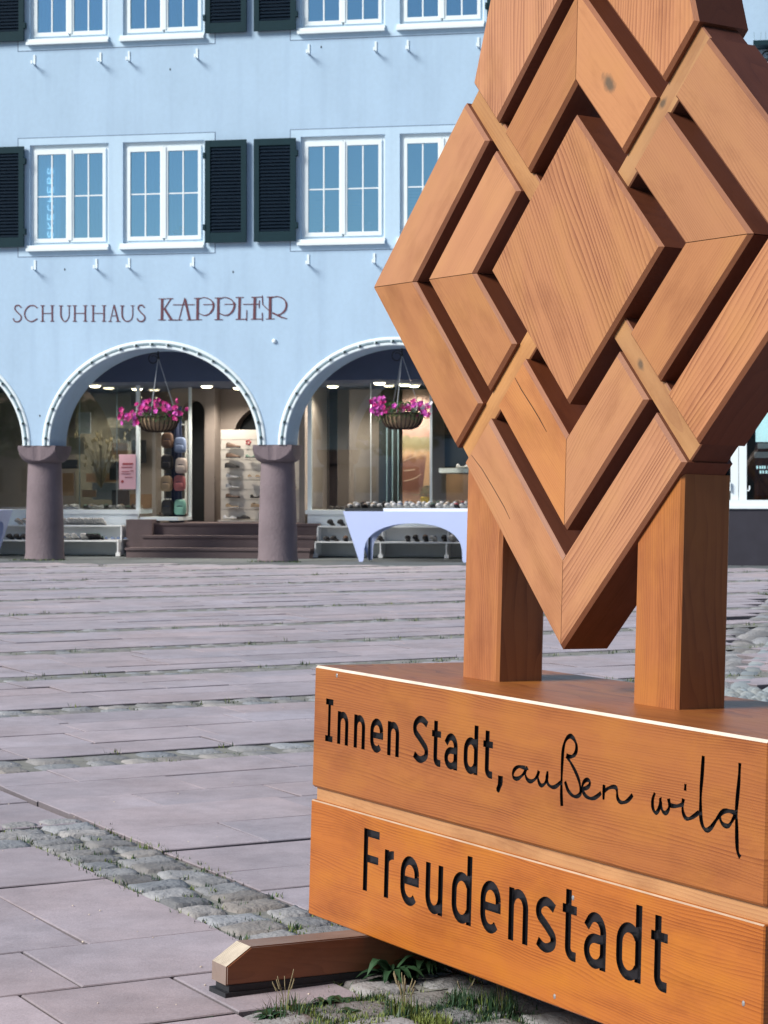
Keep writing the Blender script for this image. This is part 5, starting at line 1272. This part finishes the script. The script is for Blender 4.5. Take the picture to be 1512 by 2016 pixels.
for pts, w in (([(0.02,0.48),(0.14,0.50),(0.24,0.54),(0.33,0.60)],0.016),([(0.02,0.66),(0.12,0.665),(0.22,0.68)],0.018),([(0.01,0.82),(0.12,0.87),(0.25,0.92)],0.012)):
    m_ = strokes_mesh([(pts, w)], -0.006, -0.001); b.add(m_.v, m_.f)
obj('pale_stripe', b.mesh('pale_stripe', plain('print_cream', (0.58,0.42,0.32))), pp)
b = MB(); b.prism([(0.345,0.24),(0.515,0.24),(0.515,0.98),(0.43,0.98)], -0.008, -0.001); obj('sand_patch', b.mesh('sand_patch', plain('print_sand', (0.56,0.33,0.17), 0.8, 0.25, 20)), pp)
b = MB()
for k in range(26):
    cx_ = 0.41+rnd.uniform(-0.04,0.05); cz_ = 0.30+rnd.uniform(-0.04,0.06); r_ = rnd.uniform(0.03,0.075); a0_ = rnd.random()*6
    b.tube([(cx_+r_*cos(a0_+a*0.5)*1.1, -0.012-0.001*(k % 5), cz_+r_*0.8*sin(a0_+a*0.5)) for a in range(8)], 0.0045, 4)
b.tube([(0.36,-0.014,0.27),(0.26,-0.014,0.24),(0.18,-0.014,0.25),(0.15,-0.014,0.29)], 0.006, 4)
obj('rope_heap', b.mesh('rope_heap', M['straw']), pp)
yb_ = thing('yellow_bucket', 'small yellow bucket standing behind the slippers in the right window', 'bucket', B2W(0.09, 3.35, 0.79), -TH); b = MB(); b.lathe([(0.075,0),(0.085,0.20),(0.088,0.22)], n=20); obj('bucket', b.mesh('bucket', plain('yellow_plastic', (0.45,0.30,0.02)), smooth=True), yb_)
board(-0.80,-0.44,3.75,0.80,2.35,'dark','dark open door leaf inside the right window left of the picture panel','inner_door','door')
for k in range(3):
    o = board(-0.66+0.10*k,-0.645+0.10*k,3.70,0.80,2.30,'channel','thin upright rod on the dark door inside the right window','door_rod','rod'); o['group'] = 'rods on the dark door'
board(-1.42,-0.84,4.2,0.60,2.90,'cream','tall grey partition inside the right window behind the black sandals')
for k, (s0_, s1_, z0_, z1_) in enumerate(((0.30,0.98,1.42,1.50),(0.34,0.96,0.84,0.88))):
    board(s0_, s1_, 3.5, z0_, z1_, 'panel', ('upper','lower')[k]+' white shelf inside the right shop window beside the sculpture', 'window_shelf', 'shelf')
board(0.36,0.94,3.9,0.90,1.40,'tan','brown panel between the two white shelves in the right window')
board(0.30,1.0,4.1,1.52,2.4,'dark','dark green backdrop above the upper white shelf in the right window')
shoe('sandal','white',0.60,3.5,1.505,0,'white sandal on the upper white shelf in the right window',None,0,1.0)

# recessed ceiling lights; two behind the glass are added to light the displays
for i, (px, py, d, wd) in enumerate(((187,759,2.35,'near the left end of the arcade ceiling'),(407,755,2.9,'in the middle above the steps'),(470,769,3.6,'deep in the entrance right of the steps'),(655,754,3.3,'at the left end of the right arch'),(747,753,2.3,'left of the right flower basket cords'),(796,750,2.9,'behind the cords of the right flower basket'),(270,758,3.6,'deep inside above the left basket'),(150,762,3.6,'added behind the glass to light the left window'),(815,768,3.3,'added behind the glass to light the picture panel'))):
    S_, Z_ = Fp(px, py, d); t = thing('ceiling_light', 'round warm ceiling light '+wd, 'ceiling light', B2W(S_, d, zc), -TH, 'round ceiling lights in the arcade')
    b = MB(); b.lathe([(0.105,-0.02),(0.115,-0.012),(0.115,0.0)], n=20); obj('rim', b.mesh('rim', M['white']), t)
    pl = bpy.data.lights.new('ceiling_lamp', 'SPOT'); pl.energy = 85; pl.color = (1.0,0.88,0.74); pl.spot_size = radians(150); pl.spot_blend = 0.6; pl.shadow_soft_size = 0.08; lo = bpy.data.objects.new('bulb_light', pl); C.objects.link(lo); lo.parent = t; lo.location = (0,0,-0.07)
    b = MB(); b.lathe([(0.02,-0.050),(0.07,-0.045),(0.098,-0.0205)], n=20); obj('diffuser', b.mesh('diffuser', M['lamp'], smooth=True), t)

# hanging flower baskets
def flower(mb, c, nrm, r, mi):
    n = Vector(nrm).normalized(); a = n.orthogonal().normalized(); bb = n.cross(a); c = Vector(c); vs = [c+n*0.004]; k = 10
    for i in range(k):
        an = 2*pi*i/k; rr = r*(1.0 if i % 2 == 0 else 0.62); vs.append(c+a*cos(an)*rr+bb*sin(an)*rr+n*(r*0.35))
    mb.add(vs, [(0, 1+i, 1+(i+1) % k) for i in range(k)], mi)
def basket(px, ztop, d, label, white=False, seed=1):
    rg = random.Random(seed); S_, Z_ = Fp(px, 955, d); base = ztop-0.265
    t = thing('hanging_basket', label, 'flower basket', B2W(S_, d, base), -TH, 'hanging flower baskets')
    prof = [(0.16,0.0),(0.24,0.03),(0.292,0.09),(0.315,0.16),(0.322,0.235)]
    b = MB(); b.lathe([(r*0.975, z+0.004) for r, z in prof], n=36); obj('liner', b.mesh('liner', M['liner'], smooth=True), t)
    b = MB(); n = 26
    for k in range(n):
        a = 2*pi*k/n; b.tube([((r+0.008)*cos(a),(r+0.008)*sin(a),z) for r, z in prof], 0.010, 5)
    b.tube([(0.330*cos(2*pi*k/32),0.330*sin(2*pi*k/32),0.24) for k in range(33)], 0.014, 6); b.tube([(0.17*cos(2*pi*k/24),0.17*sin(2*pi*k/24),0.0) for k in range(25)], 0.010, 5)
    obj('basket_frame', b.mesh('basket_frame', M['basket']), t)
    top = 3.36-base
    for k in range(3):
        a = (0.25, 2.35, 4.6)[k]; b = MB(); b.tube([(0.30*cos(a),0.30*sin(a),0.24),(0.005*cos(a),0.005*sin(a),top-0.12)], 0.0065, 5); obj('hanger_cord', b.mesh('hanger_cord', M['cord']), t)
    b = MB(); b.tube([(0,0,top-0.14),(0,0,top)], 0.012, 6); b.tube([(0.14+0.10*cos(a*0.5)*(1-a*0.03)-0.22, 0.0, top-0.12+0.10*sin(a*0.5)*(1-a*0.03)) for a in range(18)], 0.008, 5); obj('hook', b.mesh('hook', M['iron']), t)
    b = MB()
    for k in range(2200):
        a = rg.random()*2*pi; el = rg.random()**0.6; rr = 0.36*sqrt(rg.random())+0.02; z = 0.24+0.20*sqrt(max(0,1-(rr/0.42)**2))*el-(0.15*rg.random() if rr > 0.30 else 0)
        x, y = rr*cos(a)*1.12, rr*sin(a); l = rg.uniform(0.018,0.042); az = rg.random()*6.3; ti = rg.uniform(-1.5,1.5)
        dx, dy = cos(az), sin(az); p = Vector((x,y,z)); u_ = Vector((dx*cos(ti),dy*cos(ti),sin(ti)))*l; v_ = Vector((-dy,dx,rg.uniform(-1,1))).normalized()*l*0.45
        b.add([p-u_*0.5, p+v_*0.5, p+u_*0.6, p-v_*0.5], [(0,1,2,3)], 0 if rg.random() < 0.85 else 1)
    obj('foliage', b.mesh('foliage', [M['leaf'], M['leafy']]), t)
    nf = 84
    for k in range(nf):
        if white: 
            g = rg.random(); cx_ = -0.32 if g < 0.36 else (0.36 if g < 0.72 else rg.uniform(-0.2,0.3)); x = cx_+rg.gauss(0,0.08); z = 0.34+rg.gauss(0,0.06)-(0.08 if abs(cx_) < 0.3 else 0)
        else: x = rg.uniform(-0.56,0.50); z = 0.30+rg.gauss(0,0.085)+0.05*cos(x*5)
        y = -0.12+rg.uniform(-0.2,0.12)
        x = max(-0.56, min(0.52, x)); z = max(0.13, min(0.50, z)); r = rg.uniform(0.034,0.052); b = MB()
        mi = 0 if rg.random() < 0.55 else 1
        if white and cx_ > 0.3 and rg.random() < 0.35: mi = 2
        for q in range(2): flower(b, (x+rg.gauss(0,0.015)*q, y, z+rg.gauss(0,0.015)*q), (rg.gauss(0,0.5), -1, rg.gauss(0.1,0.4)), r, 0)
        b.tube([(x,y,z),(x*0.7,y*0.5,0.24)], 0.0025, 3, 1, cap=False)
        o = obj('blossom', b.mesh('blossom', [(M['magenta'],M['pink'],M['whitepetal'])[mi], M['leaf']]), t)
basket(311.5, 2.335, 0.42, 'hanging basket of magenta petunias in the arch above the entrance steps', False, 3)
basket(791.5, 2.360, 0.42, 'hanging basket of magenta and white flowers in the right arch beside the sculpture', True, 5)

# upright lettering inside the first window
vt = thing('window_lettering', 'pale vertical lettering SKECHERS standing behind the glass of the lower left window', 'lettering', B2W(-5.475, 0.088, 5.18), -TH)
GL = {'S':[[(1,0.85),(0.6,1),(0.1,0.9),(0.1,0.6),(0.9,0.4),(0.9,0.12),(0.4,0),(0,0.15)]],'K':[[(0,0),(0,1)],[(0.9,1),(0.05,0.5),(0.95,0)]],'E':[[(0.9,1),(0,1),(0,0),(0.9,0)],[(0,0.5),(0.7,0.5)]],
      'C':[[(0.95,0.85),(0.6,1),(0.1,0.85),(0,0.5),(0.1,0.15),(0.6,0),(0.95,0.15)]],'H':[[(0,0),(0,1)],[(0.9,0),(0.9,1)],[(0,0.5),(0.9,0.5)]],'R':[[(0,0),(0,1),(0.7,1),(0.9,0.78),(0.7,0.52),(0,0.5)],[(0.4,0.5),(0.9,0)]]}
for k, ch in enumerate('SKECHERS'):
    b = MB(); st_ = []
    for g_ in GL[ch]: st_.append(([(-(y)*0.095+0.05, x*0.10+k*0.145+0.01) for x, y in g_], 0.020))
    m_ = strokes_mesh(st_, -0.004, 0.004); obj('letter', m_.mesh('letter', M['glow_text'], recalc=True), vt)
# small ornaments on the inner sills of the windows
for s, z, lab in ((-3.35,5.24,'pale little figure on the inner sill of the second lower window'),(-0.30,5.24,'white ornament bird on the inner sill of the third lower window'),(-0.98,5.20,'cream dish on the inner sill of the third lower window')):
    t = thing('sill_ornament', lab, 'ornament', B2W(s, 0.085, z-0.06), -TH); b = MB(); b.ball((0,0,0.05), 0.055, 8, 6, 0, (1.6,0.3,0.8)); b.ball((0.05,0,0.11), 0.03, 8, 6, 0, (1,0.5,1)); obj('figure', b.mesh('figure', SHOE['tan'] if 'white' not in lab else M['white'], smooth=True), t)

# the far side of the square, behind the viewer: it shows as reflections in the shop windows; three near trees are added to block sky light
def back_tree(x, y, h, r, lab, sd, i_=0):
    rg = random.Random(sd); t = thing('tree', lab, 'tree', (x, y, 0), 0, 'trees across the square'); b = MB(); b.tube([(0,0,0),(0.1,0,h*0.45),(0,0.1,h*0.8)], 0.2, 8, radii=[0.24,0.17,0.06]); obj('trunk', b.mesh('trunk', M['basket']), t)
    b = MB()
    for k in range(1500 if i_ < 8 else 3800):  # denser crowns on the three trees added to block sky light
        u = rg.random(); th_ = rg.random()*6.3; rr = r*(rg.random()**0.4); ph = math.acos(1-2*u); q = Vector((rr*sin(ph)*cos(th_), rr*sin(ph)*sin(th_), h*0.64+rr*0.95*cos(ph))); l = rg.uniform(0.15,0.35)
        u_ = Vector((rg.gauss(0,1),rg.gauss(0,1),rg.gauss(0,1))).normalized()*l; v_ = u_.orthogonal().normalized()*l*0.6; b.add([q-u_,q+v_,q+u_,q-v_],[(0,1,2,3)],0)
    obj('crown', b.mesh('crown', M['leaf']), t)
for i, (x, y, h, r) in enumerate(((-30,-16,6.5,2.4),(-22,-22,8.0,3.0),(-14,-24,6.0,2.2),(-3,-28,7.5,2.8),(5,-26,6.0,2.3),(13,-30,8.5,3.2),(-40,-20,8,3),(22,-27,7,2.6),(6.5,-5.5,8.5,3.4),(10.5,-1.0,8.5,3.3),(3.0,-9.5,8.5,3.3))):
    back_tree(x, y, h, r, 'dark tree %s across the square' % ('far left','left','inner left','behind the viewer','right behind the viewer','right','outermost left','outermost right','added behind the viewer on the right to block sky light','added at the right edge to block sky light','added close behind the viewer to block sky light')[i], 30+i, i)
for i, (x, w, h, mt_) in enumerate(((-60,24,6,'cream'),(-34,20,7,'wall'),(-12,18,5.5,'cream'),(8,22,6.5,'wall'),(32,26,6,'cream'))):
    t = thing('house', ('cream house at the far left end','blue grey house on the left','low cream house behind the viewer','blue grey house behind the viewer on the right','cream house at the far right end')[i]+' of the row across the square', 'house', (x, -46, 0), 0, 'houses across the square')
    b = MB(); b.box(0,w-0.5,0,8,0,h); obj('wall', b.mesh('wall', M[mt_]), t)
    b = MB(); b.add([(-0.4,8.4,h),(w-0.1,8.4,h),(w-0.1,-0.4+8.4+0.2,h),(-0.4,8.6,h),(-0.4,4,h+2),(w-0.1,4,h+2),(-0.4,-0.4,h),(w-0.1,-0.4,h)], [(0,1,5,4),(6,4,5,7)]); obj('roof', b.mesh('roof', M['tan']), t)
    n = int(w//2.6)
    for r_ in range(2):
        for k in range(n):
            b = MB(); b.box(1+2.5*k,2.2+2.5*k,8.0,8.04,0.8+2.9*r_,2.2+2.9*r_); obj('window', b.mesh('window', M['dark']), t)
